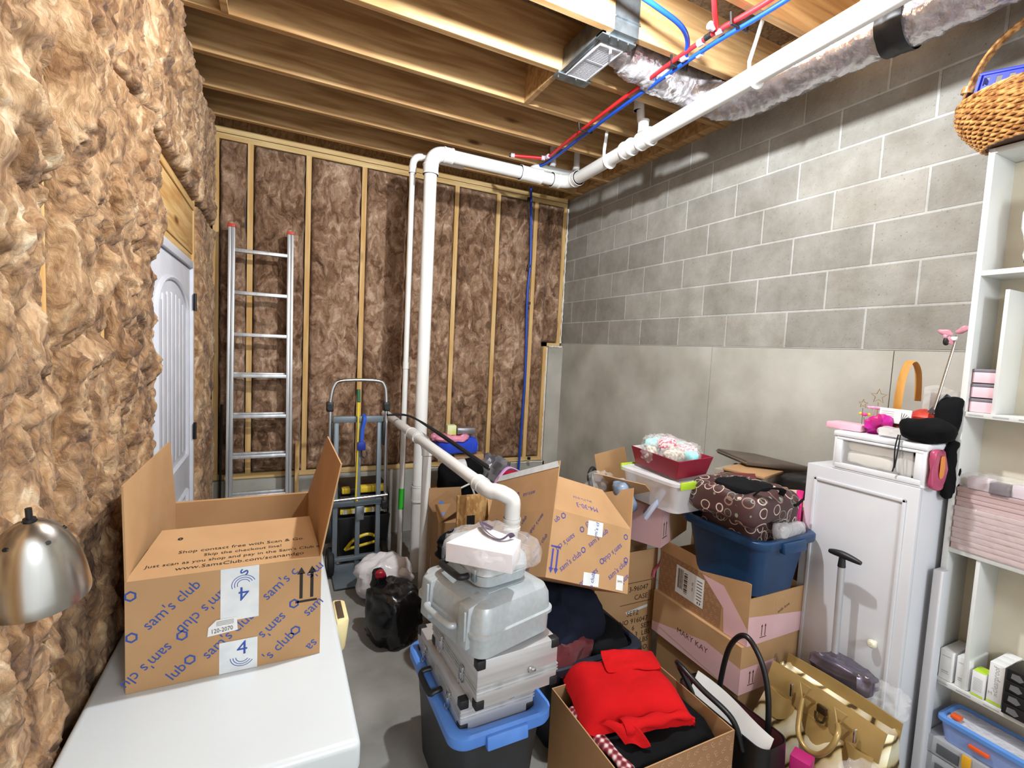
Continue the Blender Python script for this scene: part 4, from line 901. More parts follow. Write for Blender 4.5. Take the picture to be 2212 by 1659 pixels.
# folded fleece: body fold, collar fold, hanging corner
fl = thing('red_fleece', 'folded bright red fleece jacket lying on top of the heart-print box', 'jacket', (1.24, 1.33, .34))
def drape(c, sx, sy, yaw, hgt, th, seed, droop=0):
    Mx = T(*c) @ rotz(yaw)
    def fn(u, v):
        x, y = (u-.5)*sx, (v-.5)*sy
        z = hgt*(1-(2*abs(u-.5))**6)*(1-(2*abs(v-.5))**6) + .016*noise.noise(Vector((x*9+seed, y*9, 0))) + .004*noise.noise(Vector((x*30, y*30, seed)))
        z -= droop*max(0, (.35-v))*1.2
        return Mx @ Vector((x+.012*noise.noise(Vector((y*8, seed, 1))), y+.012*noise.noise(Vector((x*8, seed, 5))), z))
    mb = MB(); mb.sheet(fn, 34, 34, th); return mb
drape((1.215, 1.375, .338), .40, .31, -.25, .085, .02, 2).build('body_fold', M['red'], fl)
drape((1.285, 1.435, .434), .22, .10, -.28, .012, .014, 7).build('collar', M['red'], fl)
sa = [at(1345, 1572, Z=.385), at(1385, 1562, Z=.39), at(1430, 1553, Z=.388), at(1470, 1545, Z=.382), at(1500, 1552, Z=.365)]
MB().tube(cr(sa, 8), [.030+.006*math.sin(i*.55)-.0006*i for i in range(33)], 14, flat=(1, .75)).build('sleeve', M['red'], fl)
mb = MB(); e0, e1, e2, e3 = at(1300, 1565, Z=.385), at(1352, 1560, Z=.402), at(1405, 1612, Z=.352), at(1350, 1606, Z=.352)
mb.sheet(lambda u, v: e0.lerp(e1, u).lerp(e3.lerp(e2, u), v) + Vector((0, 0, .016*math.sin(math.pi*v)+.006*math.sin(u*7))), 14, 14, .016); mb.build('hem_corner', M['red'], fl)
# ---------------------------------------------------------------- dark navy tote heaped with clothes
M['navy'] = mat('navy_cloth', h('151b2c'), .9, col2=h('0f1422'), scale=5, bump=.15, bscale=140, spec=.2)
M['tote_navy'] = mat('dark_navy_plastic', h('1d2633'), .42, col2=h('192130'))
tote('open_tote', 'dark navy open tote behind the heart-print box, heaped with dark clothes', T(.968, 1.535, 0), .50, .46, .40, M['tote_navy'], M['tote_navy'], grips='F')
tag(MB().soft((1.16, 1.79, .355), (.36, .38, .50), .2, .65, (40, 26), .03, 7, 12, ridged=True).build('navy_sweater', M['navy']), 'navy sweater heaped high in the dark tote beside the metal cases', 'clothes')
tag(MB().soft((1.31, 1.72, .33), (.24, .34, .22), .1, .6, (36, 20), .03, 9, 15, ridged=True).build('black_trousers', M['blackcloth']), 'black garment lying in the right half of the dark navy tote', 'clothes')
tag(MB().soft((1.12, 1.60, .40), (.24, .07, .12), .3, .7, (30, 16), .02, 12, 17, ridged=True).build('maroon_shirt', mat('maroon_cloth', h('551019'), .9, sheen=.2)), 'dark maroon garment showing between the navy sweater and the red fleece', 'clothes')
# ---------------------------------------------------------------- bags on the floor
M['whitebag'] = film('white_carrier', (.93, .9, .93), .86, .3, .5, 18)
bg = thing('carrier_bag', 'white plastic carrier bag on the floor in front of the hand truck', 'bag', (.63, 3.12, 0))
MB().soft((.635, 3.10, .135), (.33, .32, .265), .4, .75, (48, 26), .035, 6, 21, ridged=True, floor=.001).build('bag_body', M['whitebag'], bg)
MB().tube(cr([(.71, 3.0, .2), (.76, 2.95, .19), (.79, 2.96, .16)], 5), [.03]*5+[.02]*6, 8).build('knot', M['whitebag'], bg)
M['blackbag'] = mat('black_bin_liner', h('0e0e10'), .22, bump=.7, bscale=14, spec=.6)
bg = thing('shopping_bag', 'black bag with red marks slumped on the floor left of the case stack', 'bag', (.60, 2.62, 0))
MB().soft((.60, 2.62, .15), (.26, .30, .33), .3, .65, (48, 28), .035, 6, 31, ridged=True, floor=.001).build('bag_body', M['blackbag'], bg)
a = at(817, 1250, Y=2.64)
MB().soft((a.x+.01, 2.68, a.z-.05), (.075, .06, .17), .1, .7, (24, 18), .02, 14, 33).build('handle_loop', M['blackbag'], bg)
MB().soft((a.x+.012, 2.66, a.z+.015), (.06, .05, .05), .1, .8, (20, 12), .015, 18, 35).build('red_patch', mat('red_print', h('a3142a'), .3), bg)
tag(MB().soft((.805, 2.19, .60), (.16, .14, .26), .1, .7, (36, 24), .05, 9, 41, ridged=True).build('black_backpack', M['blackcloth']), 'black cloth bag standing between the tall brown box and the grey tool cases', 'bag')
tag(MB().box((.73, 2.11, 0), (.88, 2.265, .472), bev=.004).build('packing_box', M['kraft2']), 'plain brown box under the black cloth bag behind the case stack', 'box')
# ---------------------------------------------------------------- tall box with blue tape, OSB offcut
M['blue_tape'] = mat('painters_tape', h('4f7fd0'), .6)
def tallbox(mb, O, U, V, W, H):
    for u, v, a in ((.25, .90, .3), (.3, .82, 1.4), (.15, .85, -.4), (.5, .93, .1)):
        c_, s_ = math.cos(a), math.sin(a); q = [(u*W+x*c_-y*s_, v*H+x*s_+y*c_) for x, y in ((-.03, -.009), (.03, -.009), (.03, .009), (-.03, .009))]
        mb.poly(q, O, U, V, 1)
def tallside(mb, O, U, V, W, H):
    mb.poly([(.30*W, 0), (.31*W, 0), (.31*W, H), (.30*W, H)], O, U, V, 3, .001); mb.poly([(.42*W, .0), (.45*W, 0), (.45*W, .55*H), (.42*W, .55*H)], O, U, V, 2, .0012)
def tbflap(mb, O, U, V, W, H):
    for u, v, a in ((.3, .5, .2), (.62, .35, 1.2)):
        c_, s_ = math.cos(a), math.sin(a); mb.poly([(u*W+x*c_-y*s_, v*H+x*s_+y*c_) for x, y in ((-.035, -.01), (.035, -.01), (.035, .01), (-.035, .01))], O, U, V, 1)
carton('tall_box', 'tall brown box with scraps of blue tape, left of the chipboard offcut', T(.845, 2.62, .001) @ rotz(-.12), .22, .36, .63, {'F': (-1.15, .16), 'L': (-1.0, .15), 'B': (.2, .10)},
       [M['kraft2'], M['blue_tape'], M['paper'], M['ink_brn']], prints={'F': tallbox, 'L': tallside}, fprints={'F': tbflap, 'L': tbflap})
Mx = T(.855, 2.305, .001) @ rotz(-.03) @ Matrix.Rotation(-.05, 4, 'X')
t = thing('chipboard_offcut', 'chipboard offcut with a black square, leaning upright beside the tall brown box', 'board', (.98, 2.32, 0))
MB(Mx).box((0, 0, 0), (.235, .012, .875)).build('board', M['osb'], t)
MB(Mx).box((.055, -.0015, .715), (.10, -.0002, .765)).build('black_square', M['black'], t)
# ---------------------------------------------------------------- pile against the back wall
carton('cardboard_box', 'brown carton at the bottom of the pile by the back wall, mostly hidden', T(1.08, 3.42, .001), .62, .5, .48, None, [M['kraft2']], closed=True)
M['silver_bag'] = mat('silver_foil_bag', h('a9a9ae'), .3, .7, col2=h('8d8d94'), scale=6, bump=.6, bscale=16)
t = thing('tote_bag', 'black and white bag lying tilted in the pile by the back wall', 'bag', (1.28, 3.5, .49))
MB().soft((1.28, 3.46, .635), (.34, .22, .26), .2, .5, (40, 22), .04, 9, 51, pitch=.3).build('bag_body', M['blackcloth'], t)
MB().hexa([(1.13, 3.40, .62), (1.33, 3.36, .64), (1.34, 3.42, .66), (1.14, 3.46, .64)], [(1.15, 3.45, .76), (1.30, 3.40, .79), (1.31, 3.46, .80), (1.16, 3.50, .78)], bev=.01).build('white_panel', M['paper'], t)
mb = MB(); mb.tube(cr([(1.18, 3.34, .58), (1.30, 3.33, .63), (1.42, 3.36, .66)], 6), .007, 6); mb.tube(cr([(1.32, 3.33, .62), (1.36, 3.33, .52), (1.37, 3.36, .44)], 6), .007, 6); mb.build('white_piping', M['paper'], t)
tag(MB().soft((1.56, 3.52, .64), (.26, .26, .28), .3, .55, (40, 22), .06, 9, 55, roll=.5, ridged=True).build('silver_pouch', M['silver_bag']), 'crumpled silver bag in the pile by the back wall under the craft gift box', 'bag')
tag(MB().soft((1.60, 3.40, .54), (.09, .10, .13), .2, .5, (20, 14), .02, 12, 56).build('magenta_pouch', mat('magenta_cloth', h('c2185b'), .6)), 'small magenta pouch at the right end of the pile by the back wall', 'bag')
tag(MB(T(1.26, 3.6, .755) @ rotz(-.16)).box((0, -.06, 0), (.24, .06, .055), bev=.003).tube(cr([(.12, -.062, .0), (.12, -.064, .03), (.10, -.02, .058), (.14, .02, .058)], 4), .004, 6).build('gift_box', mat('tan_box', h('b08a62'), .7)), 'flat tan gift box tied with string under the royal blue cloth', 'box')
tag(MB(T(1.12, 3.6, .755)).box((0, -.05, 0), (.10, .05, .05), bev=.003).build('small_carton', M['kraft2']), 'small brown carton beside the tan gift box in the back wall pile', 'box')
tag(MB().soft((1.28, 3.62, .875), (.36, .24, .115), -.05, .5, (40, 18), .03, 9, 61, ridged=True).build('blue_cloth', mat('royal_blue_cloth', h('1440c4'), .8, sheen=.2)), 'folded royal blue cloth on the pile by the back wall', 'cloth')
tag(MB().soft((1.22, 3.57, .945), (.30, .16, .045), -.1, .5, (34, 14), .025, 12, 63, ridged=True).build('pink_bag', mat('pink_cloth', h('e79ab4'), .6, col2=h('d77f9e'), scale=18)), 'pink striped bag on the royal blue cloth by the back wall', 'bag')
tag(MB(T(1.19, 3.57, .97) @ rotz(-.1)).box((0, -.03, 0), (.07, .04, .075), bev=.003).build('green_carton', mat('lime_carton', h('cfe07a'), .5, col2=h('e5e7c0'), scale=14)), 'small lime carton standing on the pink bag by the back wall', 'box')
tag(MB(T(1.27, 3.58, .972) @ rotz(-.08)).box((0, -.04, 0), (.15, .05, .05), bev=.008).build('silver_packet', M['silver_bag']), 'silver packet lying beside the lime carton on the back wall pile', 'packet')
tag(MB().tube(cr([at(1060, 1060, Y=2.9), at(1080, 1028, Y=2.9), at(1100, 1010, Y=2.9), at(1128, 1022, Y=2.9)], 6), .02, 8, flat=(1, .3)).build('lilac_frame', mat('lilac_plastic', h('d7a4e0'), .5)), 'lilac plastic strip poking up behind the tilted lettered box', 'toy')
tag(MB().soft((1.50, 3.0, .74), (.15, .10, .14), .1, .7, (24, 14), .02, 10, 71).build('crimson_cap', mat('crimson_cloth', h('b00f3a'), .5)), 'crimson cap behind the tilted lettered box near the back wall', 'hat')
carton('cardboard_box', 'brown carton under the crimson cap behind the tilted lettered box', T(1.36, 2.86, .001), .30, .30, .665, None, [M['kraft2']], closed=True)
# ================================================================ right side: tilted club box and carton stacks
def sam_pat(mb, O, U, V, W, H, seed=0):
    random.seed(seed); k = 0
    for i in range(-1, int(W/.14)+2):
        for j in range(0, int(H/.085)+1):
            u = .07+i*.14+(.05 if j % 2 else 0); v = .045+j*.085; k += 1
            if u < .06 or u > W-.06 or v < .04 or v > H-.03: continue
            mb.text("sam's club", .030, Vector(O)+u*Vector(U)+v*Vector(V), U, V, A40+(math.pi if (i+j) % 2 else 0), 1, sx=.95)
            s = -1 if (i+j) % 2 else 1
            if .02 < u+s*.062 < W-.02 and .02 < v+s*.052 < H-.02: diamond(mb, u+s*.062, v+s*.052, O, U, V, 1, .011)
def sam2_front(mb, O, U, V, W, H):
    it = [("ub", .05*W, .86*H, 0), ('d', .12*W, .93*H), ('d', .36*W, .80*H), ("cl", .42*W, .90*H, 1), ("sam's club", .57*W, .74*H, 0), ("sam's clu", .18*W, .55*H, 1), ("sam's club", .26*W, .30*H, 0), ('d', .40*W, .50*H),
          ("sam's club", .77*W, .56*H, 1), ('d', .64*W, .40*H), ("sam's club", .85*W, .33*H, 0), ('d', .95*W, .50*H), ('d', .93*W, .86*H), ("sam's clu", .50*W, .12*H, 1), ("am's", .95*W, .20*H, 1)]
    stripes(mb, it, O, U, V, 1, .033)
    arrows(mb, .075*W, .42*H, .095, O, U, V, 1, .024, flip=True)
    for v0, v1, s in ((.74*H, .98*H, "m's cl"), (.0*H, .20*H, "s club")):
        mb.poly([(.43*W, v0), (.62*W, v0+.004), (.62*W, v1), (.43*W, v1-.004)], O, U, V, 3, .0012); mb.text(s, .026, Vector(O)+.54*W*Vector(U)+((v0+v1)/2)*Vector(V), U, V, 1.45, 1, .002)
    mb.poly([(.84*W, .03*H), (.93*W, .03*H), (.93*W, .25*H), (.84*W, .25*H)], O, U, V, 4, .0012); mb.text('SAMS', .012, Vector(O)+.885*W*Vector(U)+.16*H*Vector(V), U, V, 0, 2, .002)
def sam2_flap(mb, O, U, V, W, H):
    mb.text('M4-30-3', .036, Vector(O)+.45*W*Vector(U)+.30*H*Vector(V), U, V, math.pi, 1); mb.text('24 x 17 x 10 3/4', .016, Vector(O)+.42*W*Vector(U)+.50*H*Vector(V), U, V, math.pi, 1)
def sam2_lflap(mb, O, U, V, W, H):
    mb.poly([(0.01, H*.86), (W-.01, H*.86), (W-.03, H), (0.03, H)], O, U, V, 3, .0015); diamond(mb, .45*W, .42*H, O, U, V, 1, .014); mb.text("sam's club", .026, Vector(O)+.62*W*Vector(U)+.40*H*Vector(V), U, V, .05+math.pi, 1)
Mx = T(.9653, 1.5931, .7629) @ rotz(.0868) @ Matrix.Rotation(-.3742, 4, 'X') @ Matrix.Rotation(.3467, 4, 'Y')
carton('cardboard_box', 'open box with violet slanting lettering, tilted on the pile right of the metal case stack', Mx, .43, .61, .273, {'F': (-.55, .20, .01, .10), 'L': (-.05, .215, .01, .015), 'R': (.10, .20, .02, .12), 'B': (.5, .2)},
       [M['kraft'], M['ink_vio'], M['ink_black'], M['tape'], M['paper']], prints={'F': sam2_front, 'L': lambda mb, O, U, V, W, H: sam_pat(mb, O, U, V, W, H, 3)}, fprints={'F': sam2_flap, 'L': sam2_lflap})
# old carton with stencil text
def case_front(mb, O, U, V, W, H):
    u0 = W-.24
    for q in ([(u0, H-.145), (W-.03, H-.145), (W-.03, H-.142), (u0, H-.142)], [(W-.033, H-.145), (W-.03, H-.145), (W-.03, H-.03), (W-.033, H-.03)], [(u0, H-.03), (W-.03, H-.03), (W-.03, H-.027), (u0, H-.027)]): mb.poly(q, O, U, V, 1)
    for s, u, v in (('3-96047', W-.12, H-.065), ('CASE', W-.10, H-.115), ('SET2', W-.15, H-.20), ('NO 916047', W-.14, H-.245), ('6', W-.14, H-.285), ('SET/', W-.05, H-.285), ('1.3', W-.13, H-.325), ('LBS', W-.05, H-.325), ('LBS', W-.06, H-.365), ('NO.', W-.06, H-.41)):
        mb.text(s, .040, Vector(O)+u*Vector(U)+v*Vector(V), U, V, 0, 1)
    mb.poly([(W-.20, H-.185), (W-.05, H-.165), (W-.05, H-.18), (W-.19, H-.20)], O, U, V, 2, .0006)
carton('cardboard_box', 'old brown carton with black stencilled CASE and SET lettering beside the pink-print boxes', T(1.47, 1.935, .001), .41, .40, .475, {'F': (.02, .145), }, [M['kraft'], M['ink_black'], M['tape']], closed=True, prints={'F': case_front})
tag(MB().tube(cr([at(1420, 1178, Y=1.92), at(1430, 1190, Y=1.915), at(1426, 1215, Y=1.912), at(1414, 1232, Y=1.915), at(1411, 1246, Y=1.915)], 6), [.009+.004*(i/24) for i in range(25)], 8, flat=(1, .2)).build('pink_ribbon', mat('pink_ribbon', h('e87fb4'), .5)), 'pink ribbon hanging over the corner of the old stencilled carton', 'ribbon')
# two boxes with pink triangles stacked in front of the cabinet
def mk_left(mb, O, U, V, W, H):
    mb.poly([(0, H*.02), (W*.0, H), (W*.60, H), (W*.74, H*.55), (W*.74, .02*H)], O, U, V, 4, .0004); hearts(mb, O, U, V, W*.72, H, 3, (12, 7), .014)
    mb.poly([(W*.52, H*.98), (W*.75, H*.98), (W, H*.35), (W, .0), (W*.78, .0), (W*.76, H*.5)], O, U, V, 2, .0012)
    mb.poly([(W*.22, H*.22), (W*.55, H*.20), (W*.55, H*.86), (W*.22, H*.88)], O, U, V, 5, .0016)
    for i in range(14):
        u = W*(.245+.004*i*(1.2 if i % 3 else 1)); mb.poly([(u, H*.35), (u+.0016, H*.35), (u+.0016, H*.82), (u, H*.82)], O, U, V, 1, .002)
        v = H*(.30+.035*i); mb.poly([(W*.32, v), (W*.36, v), (W*.36, v+H*(.012+.01*(i % 3))), (W*.32, v+H*(.012+.01*(i % 3)))], O, U, V, 1, .002)
        mb.poly([(W*.47, v), (W*.53, v), (W*.53, v+H*.018), (W*.47, v+H*.018)], O, U, V, 1, .002) if i % 2 else None
    for v in (.5, .62): mb.text('904', .012, Vector(O)+W*.42*Vector(U)+H*v*Vector(V), U, V, -1.57, 1, .002)
    mb.poly([(W*.48, H*.27), (W*.495, H*.23), (W*.495, H*.31)], O, U, V, 1, .002); mb.poly([(W*.51, H*.23), (W*.525, H*.27), (W*.51, H*.31)], O, U, V, 1, .002)
def mk_front(mb, O, U, V, W, H):
    mb.poly([(0, 0), (W*.99, 0), (W*.99, H*.42), (0, H*.62)], O, U, V, 2, .0006); arrows(mb, W*.28, H*.14, .055, O, U, V, 1, .022)
    mb.text('with love', .022, Vector(O)+W*.62*Vector(U)+H*.62*Vector(V), U, V, .35, 1); mb.ring((W*.55, H*.75), .03, .002, O, U, V, 3)
def mk2_left(mb, O, U, V, W, H):
    mb.poly([(0, 0), (W, 0), (W, H*.57), (W*.65, H*.64), (W*.0, H*.22)], O, U, V, 2, .0006); mb.text('MARY KAY', .038, Vector(O)+W*.50*Vector(U)+H*.44*Vector(V), U, V, .0, 1, sx=1.05)
    mb.poly([(W*.1, H*.20), (W*.1, H*.185), (W*.8, H*.02), (W*.8, H*.035)], O, U, V, 3, .0011)
def mk2_front(mb, O, U, V, W, H):
    mb.poly([(0, 0), (W*.62, 0), (W*.62, H*.55), (0, H*.55)], O, U, V, 2, .0006); arrows(mb, W*.20, H*.18, .06, O, U, V, 1, .022)
mk = [M['kraft'], M['ink_brn'], M['pink'], M['ink_hrt'], M['dkpat'], M['paper']]
carton('cardboard_box', 'dull brown carton on the floor under the pink-print boxes beside the white cabinet', T(1.83, 1.345, .001), .36, .50, .20, None, [M['kraft2']], closed=True)
carton('cardboard_box', 'brown carton with pink panels and thin black capitals, lower of the two pink-print boxes', T(1.815, 1.335, .206), .38, .54, .213, None, mk, closed=True, prints={'L': mk2_left, 'F': mk2_front})
carton('cardboard_box', 'open brown carton with a shipping label and pink corner, upper of the pink-print boxes', T(1.835, 1.33, .425), .37, .54, .215, {'L': (.02, .065, .0, .0)}, mk, prints={'L': mk_left, 'F': mk_front})
# blue tote on top with patterned bags
M['tote_b'] = mat('dark_blue_plastic', h('183d64'), .38, col2=h('143558'))
tote('open_tote', 'dark blue open tote with patterned bags, sitting on the upper pink-print box', T(1.786, 1.258, .648) @ rotz(.02), .40, .46, .265, M['tote_b'], M['tote_b'], taper=.84, grips='F')
def circ_mat():
    m = bpy.data.materials.new('brown_circle_fabric'); m.use_nodes = True; nt = m.node_tree; b = nt.nodes['Principled BSDF']; b.inputs['Roughness'].default_value = .55
    tc = _n(nt, 'ShaderNodeTexCoord'); last = None
    col = None
    for sc, off, c in ((13, 0, h('cbb7a8')), (17, 3.3, h('7c8a7a')), (11, 7.7, h('8d6f62'))):
        mp = _n(nt, 'ShaderNodeMapping'); mp.inputs['Location'].default_value = (off, off*.7, off*.3); nt.links.new(tc.outputs['Object'], mp.inputs[0])
        vo = _n(nt, 'ShaderNodeTexVoronoi'); vo.inputs['Scale'].default_value = sc; vo.inputs['Randomness'].default_value = .6; nt.links.new(mp.outputs[0], vo.inputs['Vector'])
        rp = _n(nt, 'ShaderNodeValToRGB'); e = rp.color_ramp.elements; e[0].position = .0; e[0].color = (0,0,0,1); e[1].position = .30; e[1].color = (0,0,0,1)
        for p, v in ((.305, 1), (.345, 1), (.35, 0)): x = e.new(p); x.color = (v, v, v, 1)
        nt.links.new(vo.outputs['Distance'], rp.inputs[0])
        mx = _n(nt, 'ShaderNodeMix', data_type='RGBA'); mx.inputs[7].default_value = (*c, 1)
        if last is None: mx.inputs[6].default_value = (*h('43292a'), 1)
        else: nt.links.new(last, mx.inputs[6])
        nt.links.new(rp.outputs[0], mx.inputs[0]); last = mx.outputs[2]
    nt.links.new(last, b.inputs['Base Color']); return m
M['circ'] = circ_mat()
bgx = thing('patterned_bag', 'big brown bag with pale circles filling the left of the blue tote', 'bag', (1.80, 1.42, .70))
MB().soft((1.93, 1.50, .955), (.20, .30, .33), .05, .4, (44, 30), .02, 7, 81).build('bag_body', M['circ'], bgx)
MB().soft((1.89, 1.47, 1.035), (.30, .37, .15), .08, .45, (44, 22), .02, 8, 82).build('front_flap', M['circ'], bgx)
MB().soft((1.875, 1.44, 1.105), (.22, .20, .045), .05, .6, (28, 10), .01, 12, 83).build('black_top', M['blackcloth'], bgx)
MB().tube(cr([(1.80, 1.33, 1.10), (1.82, 1.30, 1.135), (1.92, 1.29, 1.125), (1.95, 1.315, 1.09)], 6), .013, 8, flat=(1, .3)).build('handle', M['blackcloth'], bgx)
bgx = thing('patterned_bag', 'smaller brown bag with pale circles at the right of the blue tote', 'bag', (2.03, 1.40, .72))
MB().soft((2.075, 1.45, .915), (.15, .26, .33), -.1, .5, (36, 26), .03, 8, 85).build('bag_body', M['circ'], bgx)
MB().tube(cr([(2.02, 1.33, 1.05), (2.06, 1.315, 1.035), (2.13, 1.33, 1.05)], 6), .006, 6).build('zip', M['blackcloth'], bgx)
t = thing('zip_bag', 'clear zip bag of pale papers at the front right of the blue tote', 'bag', (2.03, 1.29, .90))
tag(t, 'clear zip bag of pale papers at the front right of the blue tote', 'bag')
MB().soft((2.03, 1.32, .915), (.20, .05, .10), .1, .5, (24, 14), .02, 16, 87).build('film', M['film2'], t)
tag(MB(T(at(1728, 1140, X=2.20)[0], at(1728, 1140, X=2.20)[1], .86) @ rotz(.5)).hexa([(-.06, 0, 0), (.06, 0, 0), (.06, .03, 0), (-.06, .03, 0)], [(-.06, 0, .14), (.06, 0, .20), (.06, .03, .20), (-.06, .03, .14)], bev=.004).build('pink_folder', mat('hot_pink', h('d9147a'), .5)), 'hot pink folder wedged between the blue tote and the white cabinet', 'folder')
# box with pink corner, clear bin, burgundy tray
def pk(mb, O, U, V, W, H):
    mb.poly([(0, 0), (W*.36, 0), (W*.24, H*.97), (0, H*.97)], O, U, V, 2, .0006); arrows(mb, W*.13, H*.25, .075, O, U, V, 1, .03)
def pkL(mb, O, U, V, W, H): mb.poly([(W, 0), (W*.45, 0), (W*.62, H*.97), (W, H*.97)][::-1], O, U, V, 2, .0006)
carton('cardboard_box', 'open box with a pink corner and arrows holding the clear bin, behind the blue tote', T(1.735, 1.775, .70) @ rotz(.42), .36, .36, .21, {'L': (.75, .17, .02, .05), 'F': (-.5, .10), 'B': (.25, .2)}, mk, prints={'F': pk, 'L': pkL})
tag(MB().box((1.56, 2.0, .481), (1.86, 2.30, .699), bev=.003).build('packing_box', M['kraft2']), 'plain brown carton hidden below the box with the pink corner', 'box')
M['bin'] = film('frosted_plastic', (.93, .93, .97), .55, .3, .15, 10)
t = thing('clear_bin', 'frosted clear bin with lime green latches under the burgundy tray', 'storage bin', (1.78, 1.78, .915))
Mx = T(1.635, 1.60, .93) @ rotz(.06)
mb = MB(Mx @ T(.15, .19, 0)); R = lambda o, z: [(x, y, z) for x, y in rrect(.28+2*o, .37+2*o, .04)]
mb.loft([R(-.02, 0), R(0, .13)], 0, True, False); mb.build('bin_body', M['bin'], t)
mb = MB(Mx @ T(.15, .19, 0)); mb.loft([R(.004, .13), R(.012, .135), R(.012, .15), R(-.01, .158), R(-.02, .152)], 0, False, True); mb.build('lid', M['bin'], t)
M['limep'] = mat('lime_plastic', h('b4d838'), .4)
MB(Mx).box((.02, -.014, .125), (.12, -.005, .16), bev=.002).build('latch', M['limep'], t)
MB(Mx).box((.02, .383, .125), (.12, .395, .16), bev=.002).build('latch', M['limep'], t)
Zt = 1.098
N_, L_, R_ = at(1461, 1036, Z=Zt), at(1373, 1000, Z=Zt), at(1525, 1024, Z=Zt)
F_ = L_+R_-N_; cN = (N_+F_)/2
M['burg'] = mat('burgundy_card', h('8c1230'), .45); up = Vector((0, 0, .088))
t = thing('gift_tray', 'burgundy card tray full of wrapped socks on top of the clear bin', 'tray', cN)
ex = lambda p, k: cN+(p-cN)*k
mb = MB()
qs = [N_, R_, F_, L_]
mb.slab([p+Vector((0,0,.001)) for p in qs], .003)
for i in range(4):
    a, b = qs[i], qs[(i+1) % 4]; A2, B2 = ex(a, 1.16)+up, ex(b, 1.16)+up
    mb.slab([a, b, B2, A2], -.004)
    mb.slab([ex(a, .985)+Vector((0,0,.003)), ex(b, .985)+Vector((0,0,.003)), ex(b, 1.14)+up, ex(a, 1.14)+up], -.001, 1)
mb.build('tray_body', [M['burg'], M['paper']], t)
M['aqua'] = mat('aqua_knit', h('8fe0e4'), .8); M['sock'] = None
def chev():
    m = bpy.data.materials.new('chevron_knit'); m.use_nodes = True; nt = m.node_tree; b = nt.nodes['Principled BSDF']; b.inputs['Roughness'].default_value = .85
    tc = _n(nt, 'ShaderNodeTexCoord'); w = _n(nt, 'ShaderNodeTexWave'); w.inputs['Scale'].default_value = 22; w.inputs['Distortion'].default_value = 6; w.inputs['Detail Scale'].default_value = 3; w.bands_direction = 'DIAGONAL'
    nt.links.new(tc.outputs['Object'], w.inputs['Vector']); rp = _n(nt, 'ShaderNodeValToRGB'); rp.color_ramp.interpolation = 'CONSTANT'; e = rp.color_ramp.elements
    e[0].color = (*h('c9204a'), 1); e[1].position = .35; e[1].color = (*h('f2dde2'), 1); nt.links.new(w.outputs['Fac'], rp.inputs[0]); nt.links.new(rp.outputs[0], b.inputs['Base Color']); return m
M['chev'] = chev(); M['cream_knit'] = mat('speckled_knit', h('dcd8cc'), .85, col2=h('8a7a60'), scale=60)
top = cN+up*.55
ux = (R_-N_).normalized(); uy = (L_-N_).normalized()
for i, (a, b, dz, m, sz, lab) in enumerate(((-.02, .12, .055, 'aqua', .12, 'aqua wrapped socks at the back of the burgundy tray'), (.0, .04, .07, 'chev', .13, 'red and white zigzag socks on top in the burgundy tray'), (.08, -.04, .04, 'chev', .12, 'red zigzag socks at the front right of the burgundy tray'), (.11, .05, .035, 'aqua', .09, 'aqua socks at the right edge of the burgundy tray'), (-.03, -.06, .03, 'cream_knit', .13, 'speckled cream socks at the front of the burgundy tray'), (-.10, .06, .03, 'cream_knit', .10, 'speckled cream socks at the left of the burgundy tray'), (.05, -.10, .02, 'aqua', .08, 'aqua socks in the near corner of the burgundy tray'))):
    p = top+ux*a+uy*b+Vector((0,0,dz))
    so = thing('wrapped_socks', lab, 'socks', p-Vector((0,0,.03)), 'wrapped socks in the burgundy tray')
    MB().soft(p, (sz, sz*.6, .065), .5+i*.7, .8, (22, 14), .015, 20, 90+i).build('socks', M[m], so)
    MB().soft(p, (sz*1.25, sz*.85, .085), .5+i*.7, .7, (24, 14), .02, 24, 95+i, ridged=True).build('wrapper', M['film'], so)
# loose packets in the box with the pink corner
tag(MB().soft((1.60, 1.90, .955), (.15, .07, .14), .9, .5, (24, 16), .025, 14, 101, pitch=-.5).build('packet', mat('dark_packet', h('4a4d52'), .3, col2=h('8fa3bd'), scale=9)), 'clear packet of dark straps leaning in the box with the pink corner', 'packet')
tag(MB(T(1.655, 1.80, .86) @ rotz(.9) @ Matrix.Rotation(.5, 4, 'X')).box((-.06, 0, 0), (.05, .02, .17), bev=.006).build('packet', mat('peach_packet', h('d7b79a'), .35, col2=h('9db4d6'), scale=7)), 'peach and blue packet standing at the near corner of the pink-corner box', 'packet')
tag(MB().soft((1.535, 2.04, .97), (.16, .10, .12), .4, .6, (26, 16), .03, 16, 103, ridged=True).build('packet', M['film']), 'crumpled clear packet at the left of the box with the pink corner', 'packet')
tag(MB().tube(cr([(1.50, 2.05, .93), (1.49, 2.07, 1.01), (1.535, 2.10, 1.04), (1.58, 2.12, .96)], 6), .013, 8).build('black_hook', M['black']), 'black curved hook sticking out of the box with the pink corner', 'hook')
